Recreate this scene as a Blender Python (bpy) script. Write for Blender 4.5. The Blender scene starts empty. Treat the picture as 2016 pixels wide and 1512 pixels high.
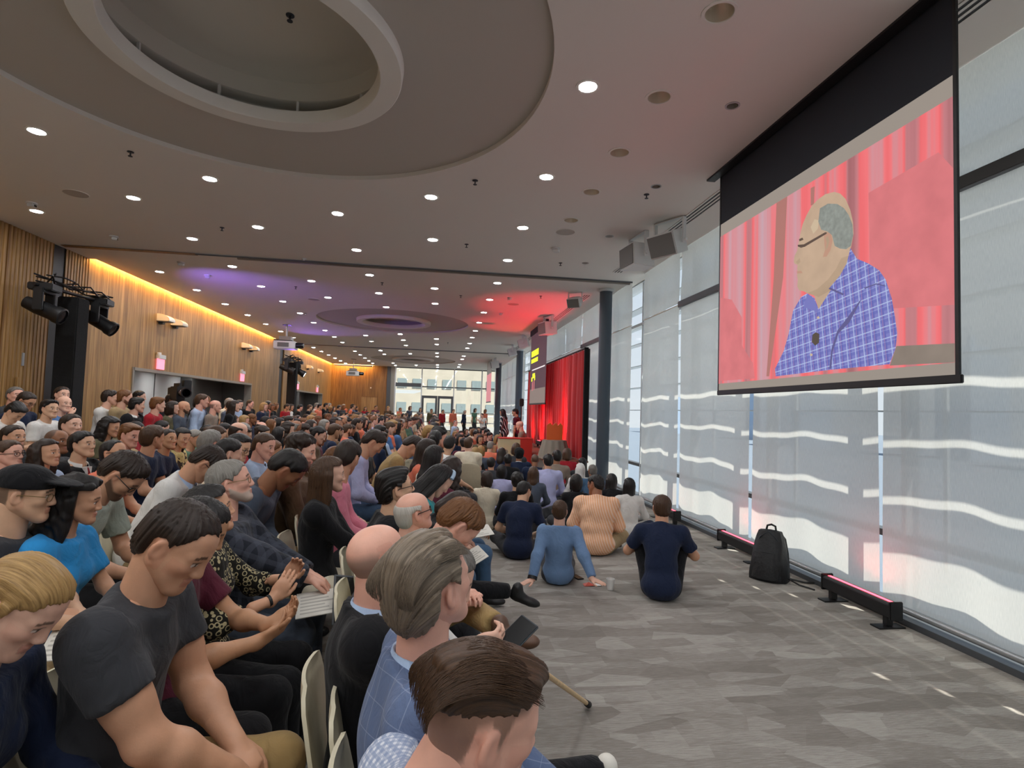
import bpy, bmesh, math, random
import numpy as np
from mathutils import Matrix, Vector
random.seed(11); RNG = np.random.RandomState(5)
SC = bpy.context.scene
COL = SC.collection
# ---------------------------------------------------------------- camera
CAM_H = 1.68
FPX, PITCH, YAW, ROLL = 1090.21, 0.0499, 0.1351, 0.03137
_cp, _sp, _cy, _sy, _cr, _sr = math.cos(PITCH), math.sin(PITCH), math.cos(YAW), math.sin(YAW), math.cos(ROLL), math.sin(ROLL)
FW = Vector((_sy*_cp, _cy*_cp, _sp)); _r0 = Vector((_cy, -_sy, 0)); _u0 = _r0.cross(FW)
RT = _cr*_r0 + _sr*_u0; UP = -_sr*_r0 + _cr*_u0
cam = bpy.data.cameras.new('camera'); camo = bpy.data.objects.new('camera', cam); COL.objects.link(camo)
cam.sensor_width = 36; cam.lens = FPX/2016*36; cam.clip_start = .05; cam.clip_end = 2000
camo.matrix_world = Matrix(((RT.x, UP.x, -FW.x, 0), (RT.y, UP.y, -FW.y, 0), (RT.z, UP.z, -FW.z, CAM_H), (0, 0, 0, 1)))
SC.camera = camo
# ---------------------------------------------------------------- world, sun, exposure
SC.view_settings.view_transform = 'Standard'; SC.view_settings.look = 'None'; SC.view_settings.gamma = 1
SC.view_settings.use_curve_mapping = False
SC.view_settings.exposure = 0.62
SC.cycles.use_denoising = True
SC.cycles.max_bounces = 7; SC.cycles.diffuse_bounces = 4; SC.cycles.glossy_bounces = 2; SC.cycles.transparent_max_bounces = 24
SC.cycles.sample_clamp_indirect = 6.0; SC.cycles.caustics_reflective = False; SC.cycles.caustics_refractive = False
W = bpy.data.worlds.new('world'); SC.world = W; W.use_nodes = True
wn, wl = W.node_tree.nodes, W.node_tree.links
bg = wn['Background']; tc = wn.new('ShaderNodeTexCoord'); sx = wn.new('ShaderNodeSeparateXYZ'); rp = wn.new('ShaderNodeValToRGB')
wl.new(tc.outputs['Generated'], sx.inputs[0]); wl.new(sx.outputs['Z'], rp.inputs[0]); wl.new(rp.outputs[0], bg.inputs[0])
rp.color_ramp.elements[0].position = 0.0; rp.color_ramp.elements[0].color = (.86, .91, .97, 1)
rp.color_ramp.elements[1].position = 0.7; rp.color_ramp.elements[1].color = (.52, .70, .95, 1)
bg.inputs[1].default_value = 0.64
SUN_TAN = 1.45
sl = bpy.data.lights.new('sun', 'SUN'); so = bpy.data.objects.new('sun', sl); COL.objects.link(so)
sl.energy = 6.5; sl.angle = math.radians(.53); sl.color = (1, .95, .86)
_d = Vector((-.7071, .7071, -SUN_TAN)).normalized()
so.rotation_euler = _d.to_track_quat('-Z', 'Y').to_euler(); so.location = (20, -16, 30)
# ---------------------------------------------------------------- helpers
def lin(c):
    if isinstance(c, str):
        c = c.lstrip('#'); c = tuple(int(c[i:i+2], 16)/255 for i in (0, 2, 4))
    return tuple((v/12.92 if v <= .04045 else ((v+.055)/1.055)**2.4) for v in c) + (1,)
MATS = {}
def newmat(name):
    m = bpy.data.materials.new(name); m.use_nodes = True; MATS[name] = m
    return m, m.node_tree.nodes, m.node_tree.links, m.node_tree.nodes['Principled BSDF']
def mat(name, col, rough=.6, metal=0, spec=.5, var=.0, vscale=8, bump=0, bscale=60, emit=None, estr=0, coat=0):
    """plain surface with optional tone variation and fine relief"""
    if name in MATS: return MATS[name]
    m, n, l, b = newmat(name)
    c = lin(col) if isinstance(col, str) else tuple(col)+(1,)
    b.inputs['Base Color'].default_value = c; b.inputs['Roughness'].default_value = rough
    b.inputs['Metallic'].default_value = metal; b.inputs['Specular IOR Level'].default_value = spec
    if coat: b.inputs['Coat Weight'].default_value = coat
    if var or bump:
        t = n.new('ShaderNodeTexCoord')
    if var:
        nz = n.new('ShaderNodeTexNoise'); nz.inputs['Scale'].default_value = vscale; nz.inputs['Detail'].default_value = 5
        l.new(t.outputs['Object'], nz.inputs['Vector'])
        r = n.new('ShaderNodeValToRGB'); l.new(nz.outputs['Fac'], r.inputs[0])
        r.color_ramp.elements[0].position = .3; r.color_ramp.elements[1].position = .7
        r.color_ramp.elements[0].color = tuple(v*(1-var) for v in c[:3])+(1,); r.color_ramp.elements[1].color = tuple(min(1, v*(1+var)) for v in c[:3])+(1,)
        l.new(r.outputs[0], b.inputs['Base Color'])
    if bump:
        nb = n.new('ShaderNodeTexNoise'); nb.inputs['Scale'].default_value = bscale; nb.inputs['Detail'].default_value = 4
        l.new(t.outputs['Object'], nb.inputs['Vector'])
        bp = n.new('ShaderNodeBump'); bp.inputs['Strength'].default_value = bump; bp.inputs['Distance'].default_value = .01
        l.new(nb.outputs['Fac'], bp.inputs['Height']); l.new(bp.outputs[0], b.inputs['Normal'])
    if emit:
        b.inputs['Emission Color'].default_value = lin(emit) if isinstance(emit, str) else tuple(emit)+(1,)
        b.inputs['Emission Strength'].default_value = estr
    return m
class MB:
    """collects shapes, build() links them as one mesh object"""
    def __init__(s): s.v = []; s.f = []
    def add(s, vs, fs):
        o = len(s.v); s.v += [tuple(p) for p in vs]; s.f += [tuple(i+o for i in f) for f in fs]; return s
    def box(s, lo, hi, R=None, c=(0, 0, 0)):
        x0, y0, z0 = lo; x1, y1, z1 = hi
        vs = [(x0, y0, z0), (x1, y0, z0), (x1, y1, z0), (x0, y1, z0), (x0, y0, z1), (x1, y0, z1), (x1, y1, z1), (x0, y1, z1)]
        if R is not None: vs = [tuple(R @ Vector(v) + Vector(c)) for v in vs]
        return s.add(vs, [(0, 3, 2, 1), (4, 5, 6, 7), (0, 1, 5, 4), (1, 2, 6, 5), (2, 3, 7, 6), (3, 0, 4, 7)])
    def tube(s, pts, r, n=8, caps=True):
        pts = [Vector(p) for p in pts]; rs = r if isinstance(r, (list, tuple)) else [r]*len(pts)
        vs = []; fs = []; t0 = (pts[1]-pts[0]).normalized(); a = Vector((0, 0, 1)) if abs(t0.z) < .9 else Vector((1, 0, 0))
        x = t0.cross(a).normalized()
        for i, p in enumerate(pts):
            t = (pts[min(i+1, len(pts)-1)]-pts[max(i-1, 0)]).normalized()
            x = (x - t*x.dot(t)).normalized(); y = t.cross(x)
            for k in range(n):
                q = 2*math.pi*k/n; vs.append(p + x*math.cos(q)*rs[i] + y*math.sin(q)*rs[i])
        for i in range(len(pts)-1):
            for k in range(n): fs.append((i*n+k, i*n+(k+1) % n, (i+1)*n+(k+1) % n, (i+1)*n+k))
        if caps: fs += [tuple(range(n))[::-1], tuple(range((len(pts)-1)*n, len(pts)*n))]
        return s.add(vs, fs)
    def lathe(s, prof, c=(0, 0, 0), n=24, R=None):
        vs = []; fs = []; m = len(prof)
        for k in range(n):
            q = 2*math.pi*k/n
            for r, z in prof: vs.append(Vector((r*math.cos(q), r*math.sin(q), z)))
        if R is not None: vs = [R @ v for v in vs]
        vs = [v+Vector(c) for v in vs]
        for k in range(n):
            for i in range(m-1): fs.append((k*m+i, ((k+1) % n)*m+i, ((k+1) % n)*m+i+1, k*m+i+1))
        return s.add(vs, fs)
    def prism(s, poly, z0, z1, ax='z'):
        n = len(poly)
        def P(a, b, h): return {'z': (a, b, h), 'x': (h, a, b), 'y': (a, h, b)}[ax]
        vs = [P(a, b, z0) for a, b in poly] + [P(a, b, z1) for a, b in poly]
        fs = [tuple(range(n))[::-1], tuple(range(n, 2*n))] + [(i, (i+1) % n, n+(i+1) % n, n+i) for i in range(n)]
        return s.add(vs, fs)
    def build(s, name, m, parent=None, smooth=False, bevel=0):
        me = bpy.data.meshes.new(name); me.from_pydata(s.v, [], s.f)
        bm = bmesh.new(); bm.from_mesh(me)
        if bevel: bmesh.ops.bevel(bm, geom=bm.edges[:], offset=bevel, segments=2, affect='EDGES', clamp_overlap=True)
        bmesh.ops.recalc_face_normals(bm, faces=bm.faces[:]); bm.to_mesh(me); bm.free()
        if smooth:
            for p in me.polygons: p.use_smooth = True
            me.set_sharp_from_angle(angle=math.radians(40))
        return link(name, me, m, parent)
def link(name, me, m, parent=None):
    o = bpy.data.objects.new(name, me); COL.objects.link(o)
    if m is not None:
        if isinstance(m, str): m = MATS[m]
        me.materials.append(m)
    if parent is not None: o.parent = parent
    return o
def tag(o, label, cat, group=None):
    o['label'] = label; o['category'] = cat
    if group: o['group'] = group
    return o
def struct(o): o['kind'] = 'structure'; return o
def empty(name, loc=(0, 0, 0), rz=0):
    o = bpy.data.objects.new(name, None); COL.objects.link(o); o.location = loc; o.rotation_euler = (0, 0, rz); o.empty_display_size = .1
    return o
def thing(name, label, cat, loc=(0, 0, 0), rz=0, group=None): return tag(empty(name, loc, rz), label, cat, group)
def copy_tree(o, parent=None):
    c = o.copy(); COL.objects.link(c); c.parent = parent
    for ch in o.children:
        if ch is not c: copy_tree(ch, c)
    return c
ORD = ['first', 'second', 'third', 'fourth', 'fifth', 'sixth', 'seventh', 'eighth', 'ninth', 'tenth', 'eleventh', 'twelfth', 'thirteenth', 'fourteenth', 'fifteenth', 'sixteenth', 'seventeenth', 'eighteenth', 'nineteenth', 'twentieth']
def nth(i):
    if i < 20: return ORD[i]
    t = ['twenty', 'thirty', 'forty', 'fifty', 'sixty'][(i+1)//10-2]
    return (t+'-'+ORD[(i+1) % 10-1]) if (i+1) % 10 else {20: 'twentieth', 30: 'thirtieth', 40: 'fortieth', 50: 'fiftieth', 60: 'sixtieth'}[i+1]
def nodes_math(n, l, op, a, b=None, clamp=False):
    q = n.new('ShaderNodeMath'); q.operation = op; q.use_clamp = clamp
    for i, v in enumerate((a, b)):
        if v is None: continue
        if isinstance(v, (int, float)): q.inputs[i].default_value = v
        else: l.new(v, q.inputs[i])
    return q.outputs[0]
def mixcol(n, l, fac, a, b):
    q = n.new('ShaderNodeMix'); q.data_type = 'RGBA'
    for s, v in ((0, fac), (6, a), (7, b)):
        if isinstance(v, (int, float)): q.inputs[s].default_value = v
        elif isinstance(v, tuple): q.inputs[s].default_value = v
        else: l.new(v, q.inputs[s])
    return q.outputs[2]
# ---------------------------------------------------------------- surface materials
def m_wood(name, dark, light, plank=.0, rough=.5):
    m, n, l, b = newmat(name); t = n.new('ShaderNodeTexCoord'); mp = n.new('ShaderNodeMapping')
    l.new(t.outputs['Object'], mp.inputs[0]); mp.inputs['Scale'].default_value = (9, 9, .55)
    nz = n.new('ShaderNodeTexNoise'); nz.inputs['Scale'].default_value = 2.2; nz.inputs['Detail'].default_value = 6; l.new(mp.outputs[0], nz.inputs[0])
    r = n.new('ShaderNodeValToRGB'); l.new(nz.outputs[0], r.inputs[0]); r.color_ramp.elements[0].position = .32; r.color_ramp.elements[1].position = .7
    r.color_ramp.elements[0].color = lin(dark); r.color_ramp.elements[1].color = lin(light)
    out = r.outputs[0]
    if plank:
        s = n.new('ShaderNodeSeparateXYZ'); l.new(t.outputs['Object'], s.inputs[0])
        a = nodes_math(n, l, 'ADD', s.outputs[0], s.outputs[1]); a = nodes_math(n, l, 'DIVIDE', a, plank)
        fl = nodes_math(n, l, 'FLOOR', a); wn_ = n.new('ShaderNodeTexWhiteNoise'); wn_.noise_dimensions = '1D'; l.new(fl, wn_.inputs['W'])
        fr = nodes_math(n, l, 'FRACT', a); ed = nodes_math(n, l, 'LESS_THAN', fr, .05)
        hs = n.new('ShaderNodeHueSaturation'); l.new(out, hs.inputs['Color']); l.new(nodes_math(n, l, 'MULTIPLY_ADD', wn_.outputs[0], .3), hs.inputs['Value'])
        hs.inputs['Value'].links[0].from_node.inputs[2].default_value = .85
        out = mixcol(n, l, nodes_math(n, l, 'MULTIPLY', ed, .55), hs.outputs[0], lin('#4a3218'))
    l.new(out, b.inputs['Base Color']); b.inputs['Roughness'].default_value = rough
    return m
m_wood('wood_slat', '#7d5a30', '#b58d56'); m_wood('wood_panel', '#86633a', '#b48e5a', plank=.125)
m_wood('wood_end', '#6a4722', '#8f6837', plank=.2)
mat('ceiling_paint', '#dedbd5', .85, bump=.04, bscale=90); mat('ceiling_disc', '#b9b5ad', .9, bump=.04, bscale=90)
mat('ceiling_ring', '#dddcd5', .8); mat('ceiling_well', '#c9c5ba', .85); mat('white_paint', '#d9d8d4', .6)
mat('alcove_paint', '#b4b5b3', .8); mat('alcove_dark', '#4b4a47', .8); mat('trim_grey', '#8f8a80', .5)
mat('black_fabric', '#0d0d0e', .95, var=.3, vscale=20, bump=.3, bscale=40); mat('black_plastic', '#141416', .5); mat('black_gloss', '#0c0d10', .25)
mat('dark_metal', '#3a3f45', .45, metal=.3); mat('column_paint', '#3f4a55', .45); mat('alu', '#a6a9ab', .4, metal=.6); mat('frame_white', '#c9cdcf', .5)
mat('frame_dark', '#4a4d50', .5); mat('plate_cream', '#d9d2c4', .6); mat('chrome', '#c9c4b8', .4, metal=1)
mat('speaker_white', '#d3d4d3', .55); mat('speaker_grille', '#6f6e6b', .7, bump=.4, bscale=300); mat('ceil_grille', '#b3ada4', .8, bump=.3, bscale=300)
mat('lamp_warm', '#fff3dc', emit=(.97, .985, 1), estr=165); mat('cove_strip', '#ffb040', emit=(1, .56, .15), estr=42)
mat('exit_glow', '#e98a9a', emit=(1, .22, .32), estr=1.0); mat('led_red', '#ff3040', emit=(1, .05, .08), estr=5)
mat('beam_white', '#ffffff', emit=(1, .97, .85), estr=14)
mat('screen_black', '#22262e', .85); mat('screen_white', '#b4aea6', .9)
mat('glass_tower', '#64809a', .3); mat('facade', '#c0b5a2', .9, var=.08, vscale=.5); mat('facade_window', '#869290', .35); mat('facade_b', '#8292a2', .8)
mat('ground_far', '#707a86', 1.0); mat('concrete', '#8f8c86', .9); mat('skyline', '#9fb0c4', 1.0); mat('louver', '#d4d8da', .6)
def m_carpet():
    m, n, l, b = newmat('carpet'); t = n.new('ShaderNodeTexCoord')
    def brick(scale, w, h, off, rot=0):
        mp = n.new('ShaderNodeMapping'); l.new(t.outputs['Object'], mp.inputs[0]); mp.inputs['Rotation'].default_value = (0, 0, rot); mp.inputs['Location'].default_value = (off, off*.7, 0)
        br = n.new('ShaderNodeTexBrick'); l.new(mp.outputs[0], br.inputs[0]); br.inputs['Scale'].default_value = scale; br.inputs['Brick Width'].default_value = w; br.inputs['Row Height'].default_value = h
        br.inputs['Mortar Size'].default_value = 0; br.inputs['Color1'].default_value = (0, 0, 0, 1); br.inputs['Color2'].default_value = (1, 1, 1, 1); br.inputs['Bias'].default_value = 0
        return br.outputs['Color']
    b1 = brick(1, .9, .23, 0); b2 = brick(1, .5, .09, 3.3)
    # big slanted shards cut across the planks
    mp = n.new('ShaderNodeMapping'); l.new(t.outputs['Object'], mp.inputs[0]); mp.inputs['Scale'].default_value = (2.0, 5.2, 1); mp.inputs['Rotation'].default_value = (0, 0, .2)
    vo = n.new('ShaderNodeTexVoronoi'); vo.feature = 'F1'; vo.inputs['Scale'].default_value = 1.5; l.new(mp.outputs[0], vo.inputs[0])
    sh = n.new('ShaderNodeSeparateColor'); l.new(vo.outputs['Color'], sh.inputs[0])
    # fine tufted lines
    wv = n.new('ShaderNodeTexWave'); wv.wave_type = 'BANDS'; wv.bands_direction = 'Y'; wv.inputs['Scale'].default_value = 24; wv.inputs['Distortion'].default_value = 3; wv.inputs['Detail'].default_value = 2; wv.inputs['Detail Scale'].default_value = 2
    l.new(t.outputs['Object'], wv.inputs[0])
    s1 = nodes_math(n, l, 'MULTIPLY', b1, .30); s2 = nodes_math(n, l, 'MULTIPLY', b2, .16); s3 = nodes_math(n, l, 'MULTIPLY', sh.outputs[0], .40)
    f = nodes_math(n, l, 'ADD', nodes_math(n, l, 'ADD', s1, s2), s3)
    mpn = n.new('ShaderNodeMapping'); l.new(t.outputs['Object'], mpn.inputs[0]); mpn.inputs['Scale'].default_value = (3, 30, 1)
    ns = n.new('ShaderNodeTexNoise'); ns.inputs['Scale'].default_value = 4; ns.inputs['Detail'].default_value = 3; l.new(mpn.outputs[0], ns.inputs[0])
    f = nodes_math(n, l, 'ADD', f, nodes_math(n, l, 'MULTIPLY_ADD', ns.outputs[0], .8)); f.node.inputs[1].links[0].from_node.inputs[2].default_value = -.38
    f = nodes_math(n, l, 'ADD', f, nodes_math(n, l, 'MULTIPLY_ADD', wv.outputs[1], .14)); f.node.inputs[1].links[0].from_node.inputs[2].default_value = -.07
    r = n.new('ShaderNodeValToRGB'); l.new(f, r.inputs[0]); e = r.color_ramp.elements
    e[0].position = .12; e[0].color = lin('#827c75'); e[1].position = .9; e[1].color = lin('#b2aea6')
    k = e.new(.45); k.color = lin('#948e87'); k = e.new(.62); k.color = lin('#a39e97')
    l.new(r.outputs[0], b.inputs['Base Color']); b.inputs['Roughness'].default_value = .95; b.inputs['Specular IOR Level'].default_value = .1
    bp = n.new('ShaderNodeBump'); bp.inputs['Strength'].default_value = .35; bp.inputs['Distance'].default_value = .004; l.new(wv.outputs[1], bp.inputs['Height']); l.new(bp.outputs[0], b.inputs['Normal'])
    return m
m_carpet()
def m_shade():
    m, n, l, b = newmat('shade_fabric'); n.remove(b); out = n['Material Output']
    t = n.new('ShaderNodeTexCoord'); mp = n.new('ShaderNodeMapping'); l.new(t.outputs['Object'], mp.inputs[0]); mp.inputs['Scale'].default_value = (1, 90, 6)
    nz = n.new('ShaderNodeTexNoise'); nz.inputs['Scale'].default_value = 3; nz.inputs['Detail'].default_value = 3; l.new(mp.outputs[0], nz.inputs[0])
    r = n.new('ShaderNodeValToRGB'); l.new(nz.outputs[0], r.inputs[0]); r.color_ramp.elements[0].position = .3; r.color_ramp.elements[1].position = .7
    r.color_ramp.elements[0].color = (.66, .65, .61, 1); r.color_ramp.elements[1].color = (.78, .76, .71, 1)
    tr = n.new('ShaderNodeBsdfTranslucent'); df = n.new('ShaderNodeBsdfDiffuse'); tp = n.new('ShaderNodeBsdfTransparent')
    l.new(r.outputs[0], tr.inputs[0]); l.new(r.outputs[0], df.inputs[0])
    a = n.new('ShaderNodeMixShader'); a.inputs[0].default_value = .62; l.new(df.outputs[0], a.inputs[1]); l.new(tr.outputs[0], a.inputs[2])
    c = n.new('ShaderNodeMixShader'); c.inputs[0].default_value = .07; l.new(a.outputs[0], c.inputs[1]); l.new(tp.outputs[0], c.inputs[2])
    l.new(c.outputs[0], out.inputs[0])
m_shade()
def m_glass():
    m, n, l, b = newmat('window_glass'); n.remove(b); out = n['Material Output']
    tp = n.new('ShaderNodeBsdfTransparent'); tp.inputs[0].default_value = (.96, .98, .98, 1); gl = n.new('ShaderNodeBsdfGlossy'); gl.inputs['Roughness'].default_value = .02
    
    c = n.new('ShaderNodeMixShader'); c.inputs[0].default_value = .05; l.new(tp.outputs[0], c.inputs[1]); l.new(gl.outputs[0], c.inputs[2]); l.new(c.outputs[0], out.inputs[0])
m_glass()
def m_curtain():
    m, n, l, b = newmat('red_curtain'); b.inputs['Base Color'].default_value = lin('#b01218'); b.inputs['Roughness'].default_value = .7; b.inputs['Sheen Weight'].default_value = .3
m_curtain()
# ---------------------------------------------------------------- room shell
CZ = 4.48; XL = -7.0; XW = 3.98; YB = -4.0; YE = 38.3
TR1, TR2 = 11.12, 26.45
RINGS = [(-1.57, 4.55), (-1.46, 18.4), (-1.40, 32.3)]; RO = 2.42
struct(MB().box((XL-1.6, YB-.3, -.12), (XW+.45, YE+.3, 0)).build('floor', 'carpet'))
def ceiling():
    m = MB(); N = 96
    for (cx, cy), (y0, y1) in zip(RINGS, ((YB, TR1), (TR1, TR2), (TR2, YE))):
        x0, x1 = -6.88, XW+.42
        vs = []
        for k in range(N):
            a = 2*math.pi*k/N; c, s = math.cos(a), math.sin(a)
            vs.append((cx+RO*c, cy+RO*s, CZ))
            t = min([((x1-cx)/c if c > 0 else (x0-cx)/c) if abs(c) > 1e-6 else 1e9, ((y1-cy)/s if s > 0 else (y0-cy)/s) if abs(s) > 1e-6 else 1e9])
            vs.append((cx+t*c, cy+t*s, CZ))
        # snap the nearest outer points to the rectangle's corners
        for X in (x0, x1):
            for Y in (y0, y1):
                i = min(range(1, 2*N, 2), key=lambda q: (vs[q][0]-X)**2+(vs[q][1]-Y)**2); vs[i] = (X, Y, CZ)
        m.add(vs, [(2*k, 2*k+1, 2*((k+1) % N)+1, 2*((k+1) % N)) for k in range(N)])
        o = len(m.v); up = [(cx+RO*math.cos(2*math.pi*k/N), cy+RO*math.sin(2*math.pi*k/N), CZ+.05) for k in range(N)]
        m.add([v for v in vs[0::2]] + up, [(k, (k+1) % N, N+(k+1) % N, N+k) for k in range(N)])
    for y0, y1 in ((YB, 12.05), (24.75, 27.7)):   # no cove above these stretches of the wood wall
        m.box((XL-.25, y0, CZ), (-6.88, y1, CZ+.02))
    return m
cl = struct(ceiling().build('ceiling', 'ceiling_paint'))
CANS = [(1.84, y, .10) for y in (3.48, 4.53, 5.59, 6.67, 7.73)]+[(2.53, 4.53, .052), (2.56, 6.34, .052)]
def cut_round_holes(o, cans):
    bm = bmesh.new(); bm.from_mesh(o.data)
    for x, y, r in cans:
        q = r+.03
        for co, no in (((x-q, 0, 0), (1, 0, 0)), ((x+q, 0, 0), (1, 0, 0)), ((0, y-q, 0), (0, 1, 0)), ((0, y+q, 0), (0, 1, 0))):
            bmesh.ops.bisect_plane(bm, geom=bm.verts[:]+bm.edges[:]+bm.faces[:], plane_co=co, plane_no=no)
        kill = [f for f in bm.faces if abs(f.calc_center_median().x-x) < q-.001 and abs(f.calc_center_median().y-y) < q-.001 and abs(f.calc_center_median().z-CZ) < .01]
        bmesh.ops.delete(bm, geom=kill, context='FACES')
        N = 32; inn = []; out = []
        for k in range(N):
            t = 2*math.pi*(k+.0)/N; cc, ss = math.cos(t), math.sin(t); m = q/max(abs(cc), abs(ss)); inn.append(bm.verts.new((x+r*cc, y+r*ss, CZ))); out.append(bm.verts.new((x+m*cc, y+m*ss, CZ)))
        for k in range(N): bm.faces.new((inn[k], inn[(k+1) % N], out[(k+1) % N], out[k]))
    bmesh.ops.recalc_face_normals(bm, faces=bm.faces[:]); bm.to_mesh(o.data); bm.free()
cut_round_holes(cl, CANS)
struct(MB().box((XL-1.8, YB-.3, CZ+.75), (XW+.6, YE+.3, CZ+.95)).build('trim_1', 'ceiling_paint')).name = 'ceiling_slab'  # unseen slab added so sky light does not leak in from above
for i, (cx, cy) in enumerate(RINGS):
    where = ['nearest the camera', 'in the middle room washed with violet light', 'far off near the end window'][i]
    t = thing('ceiling_rosette', 'round ceiling disc with white inner ring '+where, 'ceiling feature', (cx, cy, CZ), 0, 'ceiling rosettes')
    N = 96
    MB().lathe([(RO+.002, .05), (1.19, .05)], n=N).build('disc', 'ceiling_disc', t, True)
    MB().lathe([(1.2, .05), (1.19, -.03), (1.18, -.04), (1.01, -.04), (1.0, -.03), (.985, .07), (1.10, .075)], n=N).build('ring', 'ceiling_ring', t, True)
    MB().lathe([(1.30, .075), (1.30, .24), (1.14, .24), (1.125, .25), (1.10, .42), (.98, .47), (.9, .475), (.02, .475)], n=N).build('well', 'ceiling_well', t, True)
    if i == 0:
        br = MB().box((-.012, -.012, .07), (.012, .012, .25))
        first = None
        for k in range(10):
            a = math.radians(36*k+14)
            if first is None: first = br.build('bracket', 'white_paint', t); o = first
            else: o = first.copy(); COL.objects.link(o)
            o.parent = t; o.location = (1.14*math.cos(a), 1.14*math.sin(a), 0)
        cv = MB()
        for k in range(22):
            a0 = math.radians(k*16.4)
            cv.tube([(1.2*math.cos(a0+j*.06), 1.2*math.sin(a0+j*.06), .11+.03*math.sin(j*1.9+k)) for j in range(5)], .006, 5)
        cv.build('cabling', 'speaker_grille', t)
# rear wall and right side walls below and beside glass
struct(MB().box((XL-.4, YB-.25, 0), (XW+.5, YB, CZ+.4)).build('wall_back', 'white_paint'))
# left wall: fluted wood panels near the camera, flat planked panels further on
def fluted(y0, y1, x, z0, z1, pitch=.085, d=.022):
    m = MB(); n = int((y1-y0)/pitch); pitch = (y1-y0)/n; prof = []
    for k in range(n):
        a = y0+k*pitch; prof += [(x, a), (x, a+pitch*.62), (x-d, a+pitch*.68), (x-d, a+pitch*.94)]
    prof.append((x, y1)); q = len(prof)
    m.add([(px, py, z0) for px, py in prof]+[(px, py, z1) for px, py in prof], [(i, i+1, q+i+1, q+i) for i in range(q-1)])
    m.box((x-.12, y0, z0), (x-.03, y1, z1)); return m
wl_ = struct(empty('wall_left'))
for y0, y1 in ((YB, 6.2), (6.22, 9.95), (9.97, 11.02), (11.36, 12.05)):
    fluted(y0, y1, XL, 0, CZ).build('fluted_panel', 'wood_slat', wl_)
MB().box((XL-.12, 11.02, 0), (XL-.02, 11.36, CZ)).build('pocket_strip', 'black_plastic', wl_)
for yy in (9.95, 6.2): MB().box((XL-.02, yy-.008, 0), (XL+.005, yy+.028, CZ)).build('edge_trim', 'wood_end', wl_)
def flat_wall(segs): 
    m = MB()
    for y0, y1, z0, z1 in segs: m.box((XL-.2, y0, z0), (XL, y1, z1))
    return m
flat_wall([(12.05, 13.9, 0, CZ+.4), (13.9, 22.2, 2.44, CZ+.4), (22.2, 24.75, 0, CZ+.4), (24.75, 25.9, 0, CZ)]).build('wood_panel', 'wood_panel', wl_)
MB().box((XL-.2, 25.9, 0), (XL-.05, 26.6, CZ)).build('pocket_strip', 'black_plastic', wl_)
flat_wall([(26.6, 27.7, 0, CZ), (27.7, 28.4, 0, CZ+.4), (28.4, 35.5, 2.44, CZ+.4), (35.5, YE+.1, 0, CZ+.4)]).build('wood_panel', 'wood_panel', wl_)
for yy in (10.3, 11.75): 
    MB().box((XL, yy, 1.0), (XL+.04, yy+.05, 2.0)).build('door_pull', 'wood_slat', wl_, bevel=.008)
    MB().box((XL, yy+.12, 2.2), (XL+.015, yy+.17, 2.42)).build('strike_plate', 'alu', wl_)
for k, (y0, y1) in enumerate(((13.9, 22.2), (28.4, 35.5))):
    a = struct(empty('wall_alcove_%d' % (k+1)))
    MB().box((XL-1.45, y0-.1, 0), (XL-1.35, y1+.1, 2.6)).build('back_panel', 'alcove_paint', a)
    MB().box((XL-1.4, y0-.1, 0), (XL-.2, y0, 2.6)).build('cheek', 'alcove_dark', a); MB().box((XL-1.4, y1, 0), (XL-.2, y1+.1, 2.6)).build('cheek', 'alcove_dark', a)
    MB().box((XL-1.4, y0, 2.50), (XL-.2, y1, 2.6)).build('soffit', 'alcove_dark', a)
    MB().box((XL-.22, y0, 2.37), (XL+.03, y1, 2.44)).build('head_trim', 'trim_grey', a)
    for e in (y0, y1): MB().box((XL-.22, e-.03, 0), (XL+.03, e+.03, 2.44)).build('jamb_trim', 'trim_grey', a)
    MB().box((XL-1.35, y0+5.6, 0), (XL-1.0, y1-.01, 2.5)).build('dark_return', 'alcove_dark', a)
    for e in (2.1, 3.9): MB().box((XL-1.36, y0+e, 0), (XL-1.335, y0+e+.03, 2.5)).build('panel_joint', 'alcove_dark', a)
# coves
for k, (y0, y1) in enumerate(((12.05, 24.75), (27.7, YE-.05))):
    t = thing('cove_light', ['long warm cove light strip over the wood wall of the middle room', 'warm cove light strip over the wood wall of the far room'][k], 'cove light', (-6.93, (y0+y1)/2, CZ+.10), 0, 'cove lights')
    h = (y1-y0)/2
    MB().box((-.03, -h, 0), (.03, h, .02)).build('light_strip', 'cove_strip', t); MB().box((.055, -h, -.09), (.065, h, .2)).build('trough', 'ceiling_paint', t)
    MB().box((-.06, -h, .2), (.065, h, .22)).build('lid', 'ceiling_paint', t)
# end wall: wood on the left, glass on the right
we = struct(empty('wall_end'))
MB().box((XL-.1, YE, 0), (-3.35, YE+.2, CZ+.4)).build('wood_panel', 'wood_end', we)
MB().box((-3.35, YE-.1, 0), (-3.1, YE+.2, CZ)).build('corner_post', 'frame_dark', we); MB().box((-3.1, YE-.02, 0), (-2.8, YE+.2, CZ)).build('corner_post', 'trim_grey', we)
MB().box((-5.0, YE-.03, 0), (-3.95, YE, 2.35)).build('flush_door', 'wood_panel', we); 
for a, b_, c_, d_ in ((-5.04, -5.0, 0, 2.39), (-3.95, -3.91, 0, 2.39), (-5.04, -3.91, 2.35, 2.39)): MB().box((a, YE-.04, c_), (b_, YE, d_)).build('door_trim', 'wood_end', we)
MB().box((-4.44, YE-.05, 2.95), (-4.36, YE, 3.03)).build('wall_speaker', 'plate_cream', we)
t = thing('cove_light', 'short warm cove light strip above the far wooden end wall', 'cove light', (-5.3, YE-.35, CZ-.06), 0, 'cove lights')
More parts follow.
